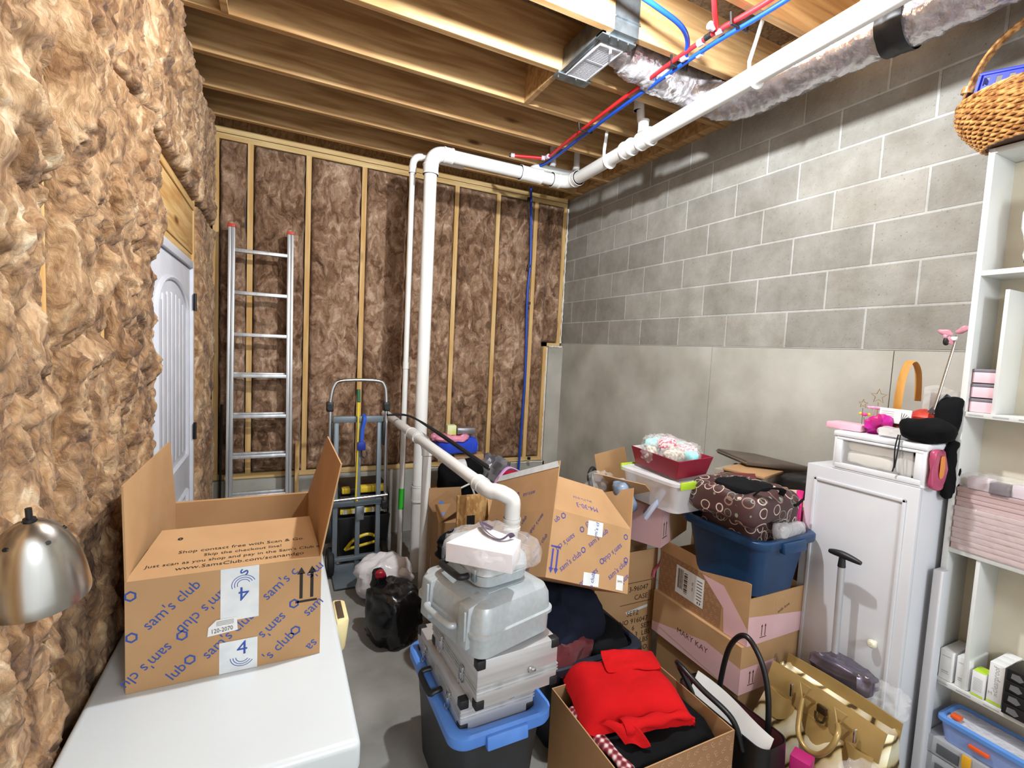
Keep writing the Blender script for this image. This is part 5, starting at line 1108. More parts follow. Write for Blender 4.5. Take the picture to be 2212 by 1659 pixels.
# ---- stack against the wall behind the cabinet
tag(MB().box((2.245, 1.40, 0), (2.555, 2.05, .955), bev=.004).build('packing_box', M['kraft2']), 'tall brown carton against the concrete wall under the brown portfolio', 'box')
Zp = 1.115
pL, pN, pR, pF = at(1548, 968, Z=Zp), at(1612, 994, Z=Zp), at(1752, 996, Z=Zp), at(1690, 972, Z=Zp)
pR = Vector((2.55, 1.56, Zp)); pF = Vector((2.55, 1.90, Zp))
t = thing('portfolio_case', 'flat dark brown zipped portfolio lying on the stack by the concrete wall', 'case', (pL+pR)/2)
M['brownvinyl'] = mat('brown_vinyl', h('5f544a'), .4, col2=h('554b42'), bump=.1)
MB().hexa([p-Vector((0,0,.03)) for p in (pN, pR, pF, pL)], [pN, pR, pF, pL], bev=.008).build('case_body', M['brownvinyl'], t)
MB().tube([pN-Vector((0,0,.015))+(pN-pF)*.004, pL-Vector((0,0,.015))+(pN-pF)*.004], .004, 8).build('zip', M['chrome'], t)
t = thing('book_box', 'open grey brown document box under the brown portfolio', 'box', (2.33, 1.72, .957))
MB(T(2.25, 1.62, .957) @ rotz(.25)).box((0, 0, 0), (.26, .26, .10), bev=.004).build('box_body', mat('grey_card', h('a49a8c'), .7), t)
MB(T(2.235, 1.60, .957) @ rotz(.25)).box((0, 0, .103), (.25, .22, .118), bev=.004).build('lid_board', M['kraft'], t)
tag(MB().soft((2.46, 1.50, 1.03), (.20, .27, .12), .1, .5, (34, 18), .02, 9, 111).build('black_bag', mat('black_nylon', h('151517'), .45, bump=.1)), 'black nylon bag below the portfolio next to the white cabinet', 'bag')
tag(MB(T(2.14, 1.50, .90) @ rotz(-.5) @ Matrix.Rotation(-.9, 4, 'X')).box((-.02, 0, 0), (.28, .012, .20), bev=.002).build('kraft_folder', M['kraft']), 'brown folder propped behind the smaller patterned bag', 'folder')
tag(MB(T(2.15, 1.48, .93) @ rotz(-.5) @ Matrix.Rotation(-.9, 4, 'X')).box((.02, -.018, .0), (.17, -.004, .14), bev=.002).build('cream_envelope', mat('cream_paper', h('e3cdb2'), .6)), 'cream envelopes lying on the brown folder behind the patterned bags', 'envelope')
tag(MB(T(2.02, 1.63, .95) @ rotz(-.45) @ Matrix.Rotation(-.7, 4, 'X')).box((0, 0, 0), (.18, .012, .17), bev=.002).box((.0, -.004, .02), (.05, -.0005, .15), 1).build('magazine', [mat('maroon_cover', h('6a2a2c'), .4), M['paper']]), 'maroon and white magazine leaning behind the big patterned bag', 'magazine')
# ================================================================ white cabinet and what stands on it
M['cab'] = mat('cabinet_white', h('d0d2d6'), .5, col2=h('c8cad0'), scale=3, bump=.04, bscale=30)
GROUP = T(2.2, .933, 1.207) @ Matrix.Scale(1.1, 4) @ T(-2.0, -.848, -1.248)  # cabinet and its items scaled up about the camera position, moving them deeper
CX0, CX1, CY0, CY1, CZ = 2.0, 2.31, .848, 1.243, 1.248
cb = thing('cabinet', 'white painted cabinet with a raised-panel door against the block wall', 'cabinet', (2.17, 1.05, 0))
MB().box((CX0+.02, CY0, .1509), (CX1, CY1, CZ), bev=.003).build('carcass', M['cab'], cb)
mb = MB(); mb.box((CX0, CY0, .17), (CX0+.0195, CY1, CZ), bev=.003); d_ = mb.build('door', M['cab'], cb)
mb = MB(); fr = [(CY0+.035, CY1-.035, CZ-.062, CZ-.05), (CY0+.035, CY0+.047, .22, CZ-.05), (CY1-.047, CY1-.035, .22, CZ-.05), (CY0+.035, CY1-.035, .22, .232)]
for y0, y1, z0, z1 in fr: mb.box((CX0-.006, y0, z0), (CX0+.002, y1, z1), bev=.0025)
mb.build('panel_moulding', M['cab'], d_)
mb = MB(T(CX0, .932, .644) @ Matrix.Rotation(-math.pi/2, 4, 'Y')); mb.lathe([(.001, .034), (.009, .033), (.015, .027), (.016, .02), (.011, .012), (.006, .006), (.007, 0)], 20); mb.build('knob', mat('ivory_knob', h('dcd8c2'), .4), d_)
# drawer unit
t = thing('drawer_unit', 'small white plastic drawer unit with a clear front on top of the cabinet', 'drawer unit', (2.15, .99, CZ+.001))
M['wplast'] = mat('white_plastic', h('e4e7ec'), .35); DX0, DX1, DY0, DY1, DZ0, DZ1 = 2.0, 2.29, .838, 1.152, CZ+.001, 1.402
mb = MB(); mb.box((DX0, DY0, DZ1-.022), (DX1, DY1, DZ1), bev=.006); mb.box((DX0+.005, DY0+.004, DZ0), (DX1, DY1-.004, DZ0+.012), bev=.003); mb.box((DX0+.005, DY0+.004, DZ0+.01), (DX1, DY0+.018, DZ1-.02), bev=.002); mb.box((DX0+.005, DY1-.018, DZ0+.01), (DX1, DY1-.004, DZ1-.02), bev=.002); mb.box((DX1-.012, DY0+.01, DZ0+.01), (DX1-.002, DY1-.01, DZ1-.02)); mb.build('frame', M['wplast'], t)
mb = MB(); y0, y1, z0, z1 = DY0+.014, DY1-.014, DZ0+.008, DZ1-.023
for q in (((y0, z0), (y1, z0+.02)), ((y0, z1-.01), (y1, z1)), ((y0, z0+.0202), (y0+.022, z1-.0102)), ((y1-.022, z0+.0202), (y1, z1-.0102))): mb.box((DX0+.002, q[0][0], q[0][1]), (DX0+.014, q[1][0], q[1][1]), bev=.002)
mb.box((DX0+.014, y0, z0), (DX1-.03, y1, z0+.004)); dr = mb.build('drawer', M['wplast'], t)
MB().box((DX0+.006, y0+.03, z0+.02), (DX0+.009, y1-.02, z1-.01)).build('clear_front', film('drawer_clear', (1, 1, 1), .18, .15, .1, 8), dr)
M['ivory'] = mat('ivory_cloth', h('e6e4da'), .8, col2=h('d8d4c6'))
tag(MB().soft((2.07, 1.035, 1.30), (.08, .17, .05), 0, .4, (24, 12), .012, 16, 121).build('folded_cloth', M['ivory']), 'folded ivory cloth lying low inside the clear-front drawer', 'cloth')
tag(MB().soft((2.075, 1.03, 1.345), (.08, .17, .035), 0, .4, (24, 12), .012, 16, 122).build('folded_cloth', mat('cream_cloth', h('ddd3bd'), .8)), 'cream folded cloth on top of the stack inside the clear-front drawer', 'cloth')
tag(MB().soft((2.05, .905, 1.31), (.05, .07, .08), 0, .45, (20, 12), .006, 16, 123).build('white_pouch', M['paper']), 'white pouch at the right inside the clear-front drawer', 'pouch')
ZT = 1.404
tag(MB(T(2.04, 1.075, ZT) @ rotz(.1)).box((0, 0, 0), (.09, .125, .026), bev=.003).build('pink_box', mat('pink_card', h('ecb9c9'), .45, col2=h('e5aec0'))), 'flat pink box at the left end of the drawer unit top', 'box')
tag(MB(T(2.25, 1.16, CZ) @ rotz(.2)).soft((0, .04, .055), (.12, .10, .10), 0, .6, (22, 14), .02, 14, 125).build('black_pouch', mat('black_gloss', h('101112'), .15)), 'glossy black pouch beside the drawer unit at the cabinet top left', 'pouch')
tag(MB().soft((2.08, 1.035, ZT+.035), (.06, .07, .07), .3, .8, (24, 16), .03, 16, 127, ridged=True).build('star_bag', mat('hot_pink_foil', h('cf1f4e'), .35, col2=h('b5179a'), scale=9)), 'crumpled hot pink foil bag on top of the drawer unit', 'bag')
t = thing('wire_ornament', 'wire stick with a pink bee and gold star on the drawer unit', 'ornament', (2.10, 1.10, ZT))
MB().tube([(2.10, 1.105, ZT), (2.10, 1.107, ZT+.09)], .0012, 6).tube([(2.10, 1.09, ZT), (2.10, 1.10, ZT+.055)], .0012, 6).build('wire', M['galv'], t)
MB().soft((2.10, 1.098, ZT+.066), (.018, .022, .014), 0, 1, (14, 10), 0).build('bee_body', mat('bee_pink', h('d8408e'), .4), t)
for s in (-1, 1): MB().soft((2.10, 1.098+s*.016, ZT+.068), (.006, .012, .012), 0, 1, (10, 8), 0).build('bee_wing', M['yellow'], t)
def star(mb, c, r, mi=0):
    pts = [(c[0], c[1]+(r if i % 2 == 0 else r*.42)*math.sin(i*math.pi/5), c[2]+(r if i % 2 == 0 else r*.42)*math.cos(i*math.pi/5)) for i in range(10)]
    mb.tube(pts, .0014, 6, mi, closed=True)
mb = MB(); star(mb, (2.10, 1.107, ZT+.108), .018); mb.build('gold_star', mat('gold_wire', h('c9a24a'), .3, .8), t)
t = thing('gold_star_wire', 'gold wire star standing behind the white card', 'ornament', (2.16, 1.09, ZT))
mb = MB(); star(mb, (2.16, 1.085, ZT+.14), .03); mb.tube([(2.16, 1.085, ZT+.115), (2.16, 1.085, ZT)], .0012, 6); mb.build('wire', bpy.data.materials['gold_wire'], t)
tag(MB(T(2.13, 1.07, ZT+.095) @ rotz(.2)).soft((0, .01, .0), (.012, .055, .016), 0, .8, (18, 10), .006, 30, 128).tube([(0, .01, -.095), (0, .01, 0)], .0015, 6).build('pink_clip', mat('pink_plastic', h('eaa0c0'), .4)), 'pink plastic pick sticking up just left of the white card', 'ornament')
t = thing('card_holder', 'wooden holder with a white business card on the drawer unit', 'card holder', (2.09, .985, ZT))
MB(T(2.10, .915, ZT)).box((0, 0, 0), (.03, .135, .03), bev=.004).box((.0, .01, .03), (.02, .125, .05), bev=.004).build('stand', wood('redwood', h('8a4a2c'), h('5e2f1c'), 'Y', False), t)
mb = MB(); cO = Vector((2.092, 1.045, ZT+.048)); cU = Vector((0, -1, 0)); cV = Vector((.12, 0, 1)).normalized()
mb.slab([cO, cO+cU*.105, cO+cU*.105+cV*.055, cO+cV*.055], -.002)
for i in range(5):
    a = .5+.28*i; mb.poly([(.075, .008), (.0765, .008), (.075+.032*math.cos(a)+.0015, .008+.034*math.sin(a)), (.075+.032*math.cos(a), .008+.034*math.sin(a))], cO, cU, cV, 1)
for i in range(4): mb.poly([(.008, .042-.008*i), (.05, .042-.008*i), (.05, .0435-.008*i), (.008, .0435-.008*i)], cO, cU, cV, 2)
mb.build('card', [M['paper'], M['ink_black'], mat('grey_ink', h('b7b7bb'), .7)], t)
t = thing('bentwood_basket', 'low basket with a tall bent wood handle and orange tissue on the drawer unit', 'basket', (2.22, .93, ZT))
M['bent'] = wood('bentwood', h('cf9a52'), h('b37f3c'), 'Z', False)
mb = MB(T(2.22, .93, ZT)); rr_ = lambda w, d, z: [(x, y, z) for x, y in rrect(w, d, .03)]
mb.loft([rr_(.14, .15, 0), rr_(.17, .19, .055), rr_(.16, .18, .055), rr_(.13, .14, .006)], 0, True, True); mb.build('bowl', wood('basket_wood', h('9a5a33'), h('6f3c20'), 'Y', False), t)
MB().tube(cr([at(1940, 868, X=2.15)-Vector((0, 0, .03)), at(1940, 868, X=2.15), at(1948, 822, X=2.16), at(1961, 787, X=2.18), at(1974, 781, X=2.21), at(1983, 800, X=2.24), at(1984, 830, X=2.25), at(1984, 850, X=2.25)-Vector((0, 0, .03))], 8), .014, 10, flat=(1, .16)).build('handle', M['bent'], t)
MB().soft((2.20, .92, ZT+.065), (.12, .13, .06), .2, .8, (26, 14), .03, 18, 131, ridged=True).build('tissue', mat('orange_tissue', h('c6492c'), .5, col2=h('b3202f'), scale=14), t)
tag(MB(T(2.17, .955, ZT+.045) @ Matrix.Rotation(.62, 4, 'X')).box((0, -.008, 0), (.006, .008, .15)).build('dark_ruler', mat('slate_plastic', h('4b5059'), .4)), 'slate grey strip slanting up beside the white card', 'ruler')
tag(MB().sheet(lambda u, v: Vector((2.20+.03*u, .955-.13*u, ZT+.06+.13*v+.01*math.sin(u*6))), 10, 6, .0015).build('clear_wrap', M['film']), 'sheet of clear plastic wrap standing behind the slate grey strip', 'plastic wrap')
t = thing('sample_bag', 'small clear bag with a white slip lying beside the black drawstring pouch', 'bag', (2.05, .98, ZT))
MB().soft((2.05, .965, ZT+.018), (.07, .10, .03), .1, .6, (22, 10), .012, 22, 133).build('film', M['film2'], t)
MB(T(2.015, .93, ZT+.006) @ Matrix.Rotation(.0, 4, 'X')).box((0, 0, 0), (.004, .07, .028)).build('slip', M['paper'], t)
t = thing('drawstring_pouch', 'black drawstring pouch slumped over the right end of the drawer unit', 'pouch', (2.07, .85, ZT))
mb = MB(); mb.soft((2.06, .875, ZT+.042), (.13, .15, .085), .2, .75, (36, 18), .02, 12, 135); mb.soft((2.165, .862, ZT+.085), (.09, .075, .17), .2, .7, (30, 18), .02, 12, 136); mb.build('pouch_body', M['blackcloth'], t)
MB().tube(cr([(1.99, .925, ZT+.02), (1.988, .93, ZT-.03), (1.987, .927, ZT-.09), (1.988, .931, ZT-.115)], 6), .0025, 6).tube(cr([(1.992, .92, ZT+.02), (1.988, .921, ZT-.04), (1.987, .925, ZT-.10)], 6), .0025, 6).build('cord', M['black'], t)
t = thing('ribbon_wand', 'thin metal rod with a pink and black bow leaning by the shelf unit', 'wand', (2.13, .86, ZT))
a, b = at(2018, 885, X=2.13), at(2068, 725, X=2.19)
MB().tube([a, b], .0045, 10).build('rod', M['chrome'], t)
mb = MB()
for dy, dz, r in ((.03, .01, .3), (-.02, .02, -.5), (.02, -.015, .9)): mb.soft(b+Vector((-.01, dy, dz)), (.012, .05, .02), 0, .8, (16, 10), .01, 24, 137, pitch=r)
mb.build('pink_bow', mat('pink_sheer', h('c98a9c'), .4), t)
MB().soft(b+Vector((-.012, .022, -.02)), (.012, .02, .035), 0, .8, (14, 10), .008, 24, 139).build('black_bow', M['black'], t)
MB().soft(b+Vector((-.006, .004, -.012)), (.02, .022, .016), 0, .6, (14, 10), 0).build('tag', M['paper'], t)
t = thing('pink_packet', 'pink plastic packet with orange print standing right of the drawer unit', 'packet', (2.06, .826, CZ))
MB().soft((2.05, .8265, CZ+.07), (.09, .02, .14), .0, .4, (24, 16), .012, 14, 141).build('packet_body', mat('pink_film', h('b8506c'), .3, col2=h('a03e62'), scale=10), t)
MB().soft((2.05, .8145, CZ+.08), (.03, .004, .08), 0, .5, (12, 10), .002, 30).build('orange_print', mat('orange_print', h('d98a3a'), .5), t)
tag(MB().soft((2.14, .826, CZ+.06), (.08, .022, .20), 0, .6, (22, 18), .02, 14, 143).build('black_sleeve', M['blackcloth']), 'black cloth sleeve hanging between the pink packet and the shelf unit', 'cloth')
GROUP = Matrix.Identity(4)
tag(MB().box((2.312, .878, .001), (2.360, .910, .885), bev=.002).build('loose_board', M['cab']), 'thin white board standing between the white cabinet and the shelf unit', 'board')
t = thing('pull_handle', 'grey telescopic pole with a black T grip in front of the cabinet door', 'handle', (2.12, 1.125, 0))
MB().tube([(2.12, 1.122, 0.002), (2.12, 1.128, .40)], .0165, 16).build('lower_tube', mat('grey_tube', h('9fa0a3'), .4, .5), t)
MB().tube([(2.12, 1.128, .40), (2.12, 1.137, .835)], .0135, 16).build('upper_tube', mat('pale_tube', h('b9b9bc'), .4, .4), t)
mb = MB(); mb.tube(cr([(2.118, 1.19, .873), (2.118, 1.137, .877), (2.118, 1.065, .870)], 8), [.008+.007*math.sin(math.pi*i/16) for i in range(17)], 12); mb.tube([(2.12, 1.137, .825), (2.119, 1.137, .873)], [.015, .011], 14); mb.build('grip', M['black'], t)
# ================================================================ shelf unit
M['mel'] = mat('white_melamine', h('d6d8d6'), .4, col2=h('cfd1cf'), scale=3)
SX, SB, SY0, SY1, ST = 2.37, 2.545, .22, .912, 2.488
sh = thing('shelf_unit', 'tall white shelf unit at the right photo edge against the block wall', 'shelf', (2.46, .57, 0))
MB().box((SX, SY1-.019, 0), (SB, SY1, ST), bev=.001).build('side_panel', M['mel'], sh)
MB().box((SX, SY0, 0), (SB, SY0+.019, ST), bev=.001).build('side_panel', M['mel'], sh)
MB().box((SB-.005, SY0+.019, 0), (SB, SY1-.019, ST-.02)).build('back_panel', mat('back_board', h('d6d0bd'), .6), sh)
LV = [2.040, 1.507, .975, .443, .07]
MB().box((SX, SY0+.019, ST-.019), (SB, SY1-.019, ST), bev=.001).build('top_panel', M['mel'], sh)
for z in LV: MB().box((SX, SY0+.019, z-.019), (SB-.005, SY1-.019, z), bev=.001).build('shelf_board', M['mel'], sh)
MB().box((SX+.01, .81-.0, LV[1]), (SB-.005, .822, LV[0]-.075), bev=.001).build('divider', M['mel'], sh)
yd = at(2100, 1320, X=SX+.005).y
MB().box((SX+.005, yd-.006, LV[3]), (SB-.005, yd+.006, LV[2]-.02), bev=.001).build('divider', M['mel'], sh)
M['lbl'] = mat('faint_print', h('a9adb0'), .6)
for z, ys in ((LV[1], (.86, .79, .72)), (LV[3], (.87, .80, .72))):
    for y in ys: MB().box((SX-.0008, y-.022, z-.012), (SX-.0002, y+.022, z-.007)).build('shelf_label', M['lbl'], sh)
# small pink boxes on the second shelf
M['pinkbox'] = mat('pink_gift_box', h('efc9d3'), .5, col2=h('e8bfca')); M['gband'] = mat('grey_lid', h('7d7882'), .5)
wy = .066; hz = .050
lab = ['topmost of the three small pink boxes beside the divider on the upper shelf', 'middle of the three small pink boxes beside the divider on the upper shelf', 'lowest of the three small pink boxes beside the divider on the upper shelf']
for k in range(3):
    z = LV[1]+.001+(2-k)*.056
    t = thing('small_pink_box', lab[k], 'box', (SX+.06, .853, z), 'small pink boxes on the shelf')
    MB().box((SX+.02, .824, z), (SX+.09, .824+wy, z+.040), bev=.002).build('base', M['pinkbox'], t)
    MB().box((SX+.0185, .823, z+.0405), (SX+.0915, .825+wy, z+.052), bev=.002).build('lid', M['gband'], t)
# big pink boxes
M['mauve'] = mat('mauve_box', h('c6aeae'), .55, col2=h('bba3a3'), scale=3)
z = LV[2]+.001
names = ['lowest', 'second', 'third', 'fourth', 'fifth', 'sixth']
for k in range(6):
    hh = .042 if k < 4 else .036
    lab_ = f'{names[k]} of the flat mauve boxes from the bottom of the stack' + (', under the plastic wrap' if k < 4 else ', above the plastic wrap') 
    x0 = SX-.006 if k < 4 else SX-.002
    t = thing('flat_mauve_box', lab_, 'box', (SX+.05, .70, z), 'flat mauve boxes on the shelf')
    MB().box((x0+.002, .545, z), (SB-.02, .887, z+hh*.55), bev=.001).build('base', M['mauve'], t)
    MB().box((x0, .543, z+hh*.56), (SB-.018, .889, z+hh-.001), bev=.001).build('lid', M['mauve'], t)
    z += hh
zt = z
tag(MB().soft((SX+.07, .715, LV[2]+.088), (.175, .36, .175), 0, .22, (60, 30), .012, 16, 151, ridged=True).build('plastic_wrap', film('shrink_wrap', (1, 1, 1), .16, .08, 1.0, 30)), 'shiny clear wrap around the lower flat mauve boxes', 'plastic wrap')
t = thing('compact_pack', 'clear pack with pale lilac boxes lying on the flat mauve box stack', 'packet', (SX+.02, .72, zt))
for y, w_ in ((.80, .065), (.66, .08)): MB().box((SX+.01, y, zt+.001), (SX+.06, y+w_, zt+.045), bev=.002).build('lilac_box', mat('lilac_card', h('d9ccd8'), .5), t)
MB().box((SX-.01, .745, zt+.001), (SX+.05, .795, zt+.04), bev=.002).build('dark_tray', mat('plum_plastic', h('4a3f4c'), .3), t)
MB().soft((SX+.045, .74, zt+.03), (.13, .30, .06), 0, .35, (34, 12), .012, 18, 153, ridged=True).build('film', M['film'], t)
# glasses pack on the top shelf
t = thing('eyewear_pack', 'clear bag with thin black wire frames at the right edge of the top shelf', 'packet', (SX+.08, .72, LV[0]))
MB().soft((SX+.085, .71, LV[0]+.15), (.10, .20, .29), 0, .5, (30, 22), .025, 14, 155, ridged=True).build('film', M['film2'], t)
MB().soft((SX+.09, .72, LV[0]+.10), (.05, .08, .06), 0, .6, (18, 12), .02, 18, 156).build('pink_card', mat('magenta_card', h('d8598e'), .5), t)
for z0, s in ((.02, .8), (.20, 1)): MB().tube(cr([(SX+.035, .79, LV[0]+z0), (SX+.03, .775, LV[0]+z0+.03), (SX+.025, .71, LV[0]+z0+.08*s), (SX+.02, .64, LV[0]+z0+.085*s)], 6), .003, 6).build('wire_frame', M['black'], t)
# cartons on the lower shelf
zs = LV[3]+.001
M['wcart'] = mat('white_carton', h('eaecee'), .5); M['limec'] = mat('lime_green', h('b5d92e'), .5)
def wc(y, dy, hh, x0, dep, label, grp, kind):
    t = thing('product_carton', label, 'box', (x0+dep/2, y+dy/2, zs), grp)
    mb = MB(); mb.box((x0, y, zs), (x0+dep, y+dy, zs+hh), bev=.0015)
    O = Vector((x0, y+dy, zs)); U = Vector((0, -1, 0)); V = Vector((0, 0, 1)); ms = [M['wcart'], M['lbl'], M['limec']]
    if kind == 'plain':
        mb.poly([(dy*.15, hh*.80), (dy*.8, hh*.80), (dy*.8, hh*.815), (dy*.15, hh*.815)], O, U, V, 1); mb.poly([(dy*.2, hh*.28), (dy*.7, hh*.28), (dy*.7, hh*.31), (dy*.2, hh*.31)], O, U, V, 1); mb.poly([(dy*.2, hh*.22), (dy*.75, hh*.22), (dy*.75, hh*.24), (dy*.2, hh*.24)], O, U, V, 1)
    if kind == 'lime':
        mb.poly([(0.001, .002), (dy-.001, .002), (dy-.001, hh*.10), (.001, hh*.10)], O, U, V, 2)
        for i in range(9): mb.poly([(dy*.15, hh*(.25+.06*i)), (dy*.85, hh*(.25+.06*i)), (dy*.85, hh*(.265+.06*i)), (dy*.15, hh*(.265+.06*i))], O, U, V, 1)
        mb.poly([(.001, .001), (dy-.001, .001), (dy-.001, dep-.001), (.001, dep-.001)], Vector((x0, y+dy, zs+hh)), U, Vector((1, 0, 0)), 2)
    if kind == 'tall':
        mb.poly([(0.001, .002), (dy-.001, .002), (dy-.001, hh*.07), (.001, hh*.07)], O, U, V, 2); mb.text('clearproof', hh*.15, O+U*dy*.5+V*hh*.62, U, V, math.pi/2, 1); mb.text('M K', hh*.10, O+U*dy*.4+V*hh*.25, U, V, 0, 1)
    mb.build('carton', ms, t)
y_ = at(2027, 1452, X=SX+.005).y
wc(.842, .043, .118, SX+.012, .145, 'white carton at the far left end of the lower shelf', 'white cartons on the lower shelf', 'plain')
wc(.793, .040, .118, SX+.012, .145, 'second white carton on the lower shelf, left of the divider front', 'white cartons on the lower shelf', 'plain')
wc(.745, .038, .095, SX+.004, .06, 'short lime-topped carton just right of the lower divider', 'white cartons on the lower shelf', 'lime')
wc(.698, .042, .155, SX+.010, .05, 'tall white carton with upright grey lettering and lime base, nearest the front', 'tall lime-based cartons on the lower shelf', 'tall')
wc(.698, .042, .155, SX+.062, .045, 'tall white lime-based carton standing second behind the front one', 'tall lime-based cartons on the lower shelf', 'tall')
wc(.698, .042, .155, SX+.109, .045, 'tall white lime-based carton at the back of its row', 'tall lime-based cartons on the lower shelf', 'tall')
M['bcart'] = mat('black_carton', h('121215'), .4); M['bprint'] = mat('grey_floral_print', h('6a6a6e'), .5)
for k in range(4):
    for j in range(2):
        z = zs+k*.041; y1 = .690-.062*j-.004*k*0
        t = thing('black_carton', ('front left' if j == 0 else 'front right') + f' black carton in row {("one","two","three","four")[k]} from the bottom of the black carton stack', 'box', (SX+.05, y1-.03, z), 'black cartons on the lower shelf')
        mb = MB(); mb.box((SX-.012+.003*k, y1-.060, z), (SX+.12, y1, z+.0395), bev=.0012)
        O = Vector((SX-.012+.003*k, y1, z)); mb.poly([(.012, .010), (.036, .006), (.046, .016), (.034, .031), (.014, .029)], O, (0, -1, 0), (0, 0, 1), 1); mb.build('carton', [M['bcart'], M['bprint']], t)
# bottom shelf: blue box and grey organiser
zb = LV[4]+.001
M['bluecl'] = film('blue_clear', (.32, .45, .85), .72, .2, .2, 12); M['greycl'] = film('grey_clear', (.6, .62, .66), .6, .25, .2, 12); M['orange'] = mat('orange_plastic', h('e8602c'), .4)
t = thing('organiser_case', 'grey clear compartment case with a yellow latch on the bottom shelf', 'storage box', (SX+.05, .69, zb))
MB().box((SX-.02, .50, zb), (SX+.15, .885, zb+.075), bev=.006).box((SX-.024, .50, zb+.078), (SX+.15, .888, zb+.15), bev=.006).build('case_body', M['greycl'], t)
for y in (.78, .60):
    for zz in (zb+.03, zb+.11): MB().box((SX-.027, y, zz-.02), (SX-.022, y+.07, zz+.02), bev=.002).build('drawer_front', mat('smoke_plastic', h('55585d'), .3), t)
MB().box((SX-.034, .745, zb+.10), (SX-.024, .772, zb+.15), bev=.003).build('latch', mat('amber_plastic', h('e2a92a'), .4), t)
t = thing('clear_blue_box', 'blue clear lidded box with orange clips on top of the grey case', 'storage box', (SX+.04, .70, zb+.152))
mb = MB(T(SX+.055, .725, zb+.152)); R = lambda o, z: [(x, y, z) for x, y in rrect(.15+2*o, .26+2*o, .025)]
mb.loft([R(-.012, 0), R(0, .075)], 0, True, False); mb.build('box_body', M['bluecl'], t)
mb = MB(T(SX+.055, .725, zb+.152)); mb.loft([R(0, .075), R(.008, .077), R(.008, .092), R(-.004, .098), R(-.012, .088)], 0, False, False); mb.build('lid_rim', mat('sky_blue_plastic', h('5d8fd6'), .35), t)
mb = MB(T(SX+.055, .725, zb+.152)); mb.loft([R(-.012, .084), R(-.012, .087)], 0); mb.build('lid_panel', M['film2'], t)
MB().box((SX-.030, .70, zb+.185), (SX-.018, .76, zb+.20), bev=.003).build('clip', M['orange'], t)
MB().box((SX+.0, .80, zb+.245), (SX+.03, .83, zb+.258), bev=.003).build('clip', M['orange'], t)
# wicker basket with blue crate on the shelf top
wk = bpy.data.materials.new('wicker'); wk.use_nodes = True; nt = wk.node_tree; b = nt.nodes['Principled BSDF']; b.inputs['Roughness'].default_value = .4
tc = _n(nt, 'ShaderNodeTexCoord'); nz = _n(nt, 'ShaderNodeTexNoise'); nz.inputs['Scale'].default_value = 55; nt.links.new(tc.outputs['Object'], nz.inputs['Vector'])
rp = _n(nt, 'ShaderNodeValToRGB'); e = rp.color_ramp.elements; e[0].position, e[1].position = .35, .68; e[0].color = (*h('7a4a22'), 1); e[1].color = (*h('d3a060'), 1); nt.links.new(nz.outputs['Fac'], rp.inputs[0]); nt.links.new(rp.outputs[0], b.inputs['Base Color']); M['wicker'] = wk
BC = Vector((2.405, .80, ST)); bk = thing('wicker_basket', 'brown wicker basket with a hooped handle on top of the shelf unit', 'basket', BC)
brx, bry, bh = .165, .225, .175
def bprof(t): return .60+.42*math.sin(min(1, t*1.15)*1.5) if t < .75 else .60+.42*math.sin(min(1, .75*1.15)*1.5)-.05*(t-.75)
mb = MB(); nst = 30; nrow = 17
for k in range(nrow):
    t_ = (k+.5)/nrow; s = bprof(t_)
    pts = [BC+Vector(((brx*s+.004*(1 if (i+k) % 2 else -1))*math.cos(2*math.pi*i/(nst*2)*1.0), (bry*s+.004*(1 if (i+k) % 2 else -1))*math.sin(2*math.pi*i/(nst*2)), bh*t_)) for i in range(nst*2)]
    mb.tube(pts, .0062, 7, closed=True)
mb.build('weave', wk, bk)
mb = MB()
rings = [[(BC.x+(brx*bprof(t_)-.006)*math.cos(2*math.pi*i/40), BC.y+(bry*bprof(t_)-.006)*math.sin(2*math.pi*i/40), BC.z+.004+bh*t_*.97) for i in range(40)] for t_ in [j/10 for j in range(11)]]
mb.loft(rings, 0, True, False); mb.build('liner', mat('dark_wicker', h('4a2c16'), .6), bk)
mb = MB(); s = bprof(1)
for ph in range(4):
    mb.tube([BC+Vector(((brx*s+.006*math.cos(i*.9+ph*1.57))*math.cos(2*math.pi*i/60), (bry*s+.006*math.cos(i*.9+ph*1.57))*math.sin(2*math.pi*i/60), bh+.006*math.sin(i*.9+ph*1.57))) for i in range(60)], .006, 7, closed=True)
mb.build('rim', wk, bk)
mb = MB()
for o in (-.012, -.004, .004, .012):
    mb.tube(cr([BC+Vector((o*1.6, bry*s*.95, bh-.05)), BC+Vector((o*1.2, bry*s*.95, bh+.06)), BC+Vector((o, bry*s*.72, bh+.19)), BC+Vector((o, bry*s*.30, bh+.265)), BC+Vector((o, -bry*s*.30, bh+.265)), BC+Vector((o, -bry*s*.72, bh+.19)), BC+Vector((o*1.2, -bry*s*.95, bh+.06)), BC+Vector((o*1.6, -bry*s*.95, bh-.05))], 8), .0065, 8)
mb.tube([BC+Vector((0, bry*s*.945, bh+.075)), BC+Vector((0, bry*s*.92, bh+.098))], .022, 12); mb.build('handle', wk, bk)
t = thing('blue_crate', 'royal blue plastic basket with square holes sitting in the wicker basket', 'crate', BC+Vector((0, .0, .09)))
Mx = T(BC.x-.035, BC.y+.075, BC.z+.10) @ rotz(.15) @ Matrix.Rotation(.16, 4, 'X')
M['bcrate'] = mat('royal_blue_plastic', h('2637c8'), .4); mb = MB(Mx)
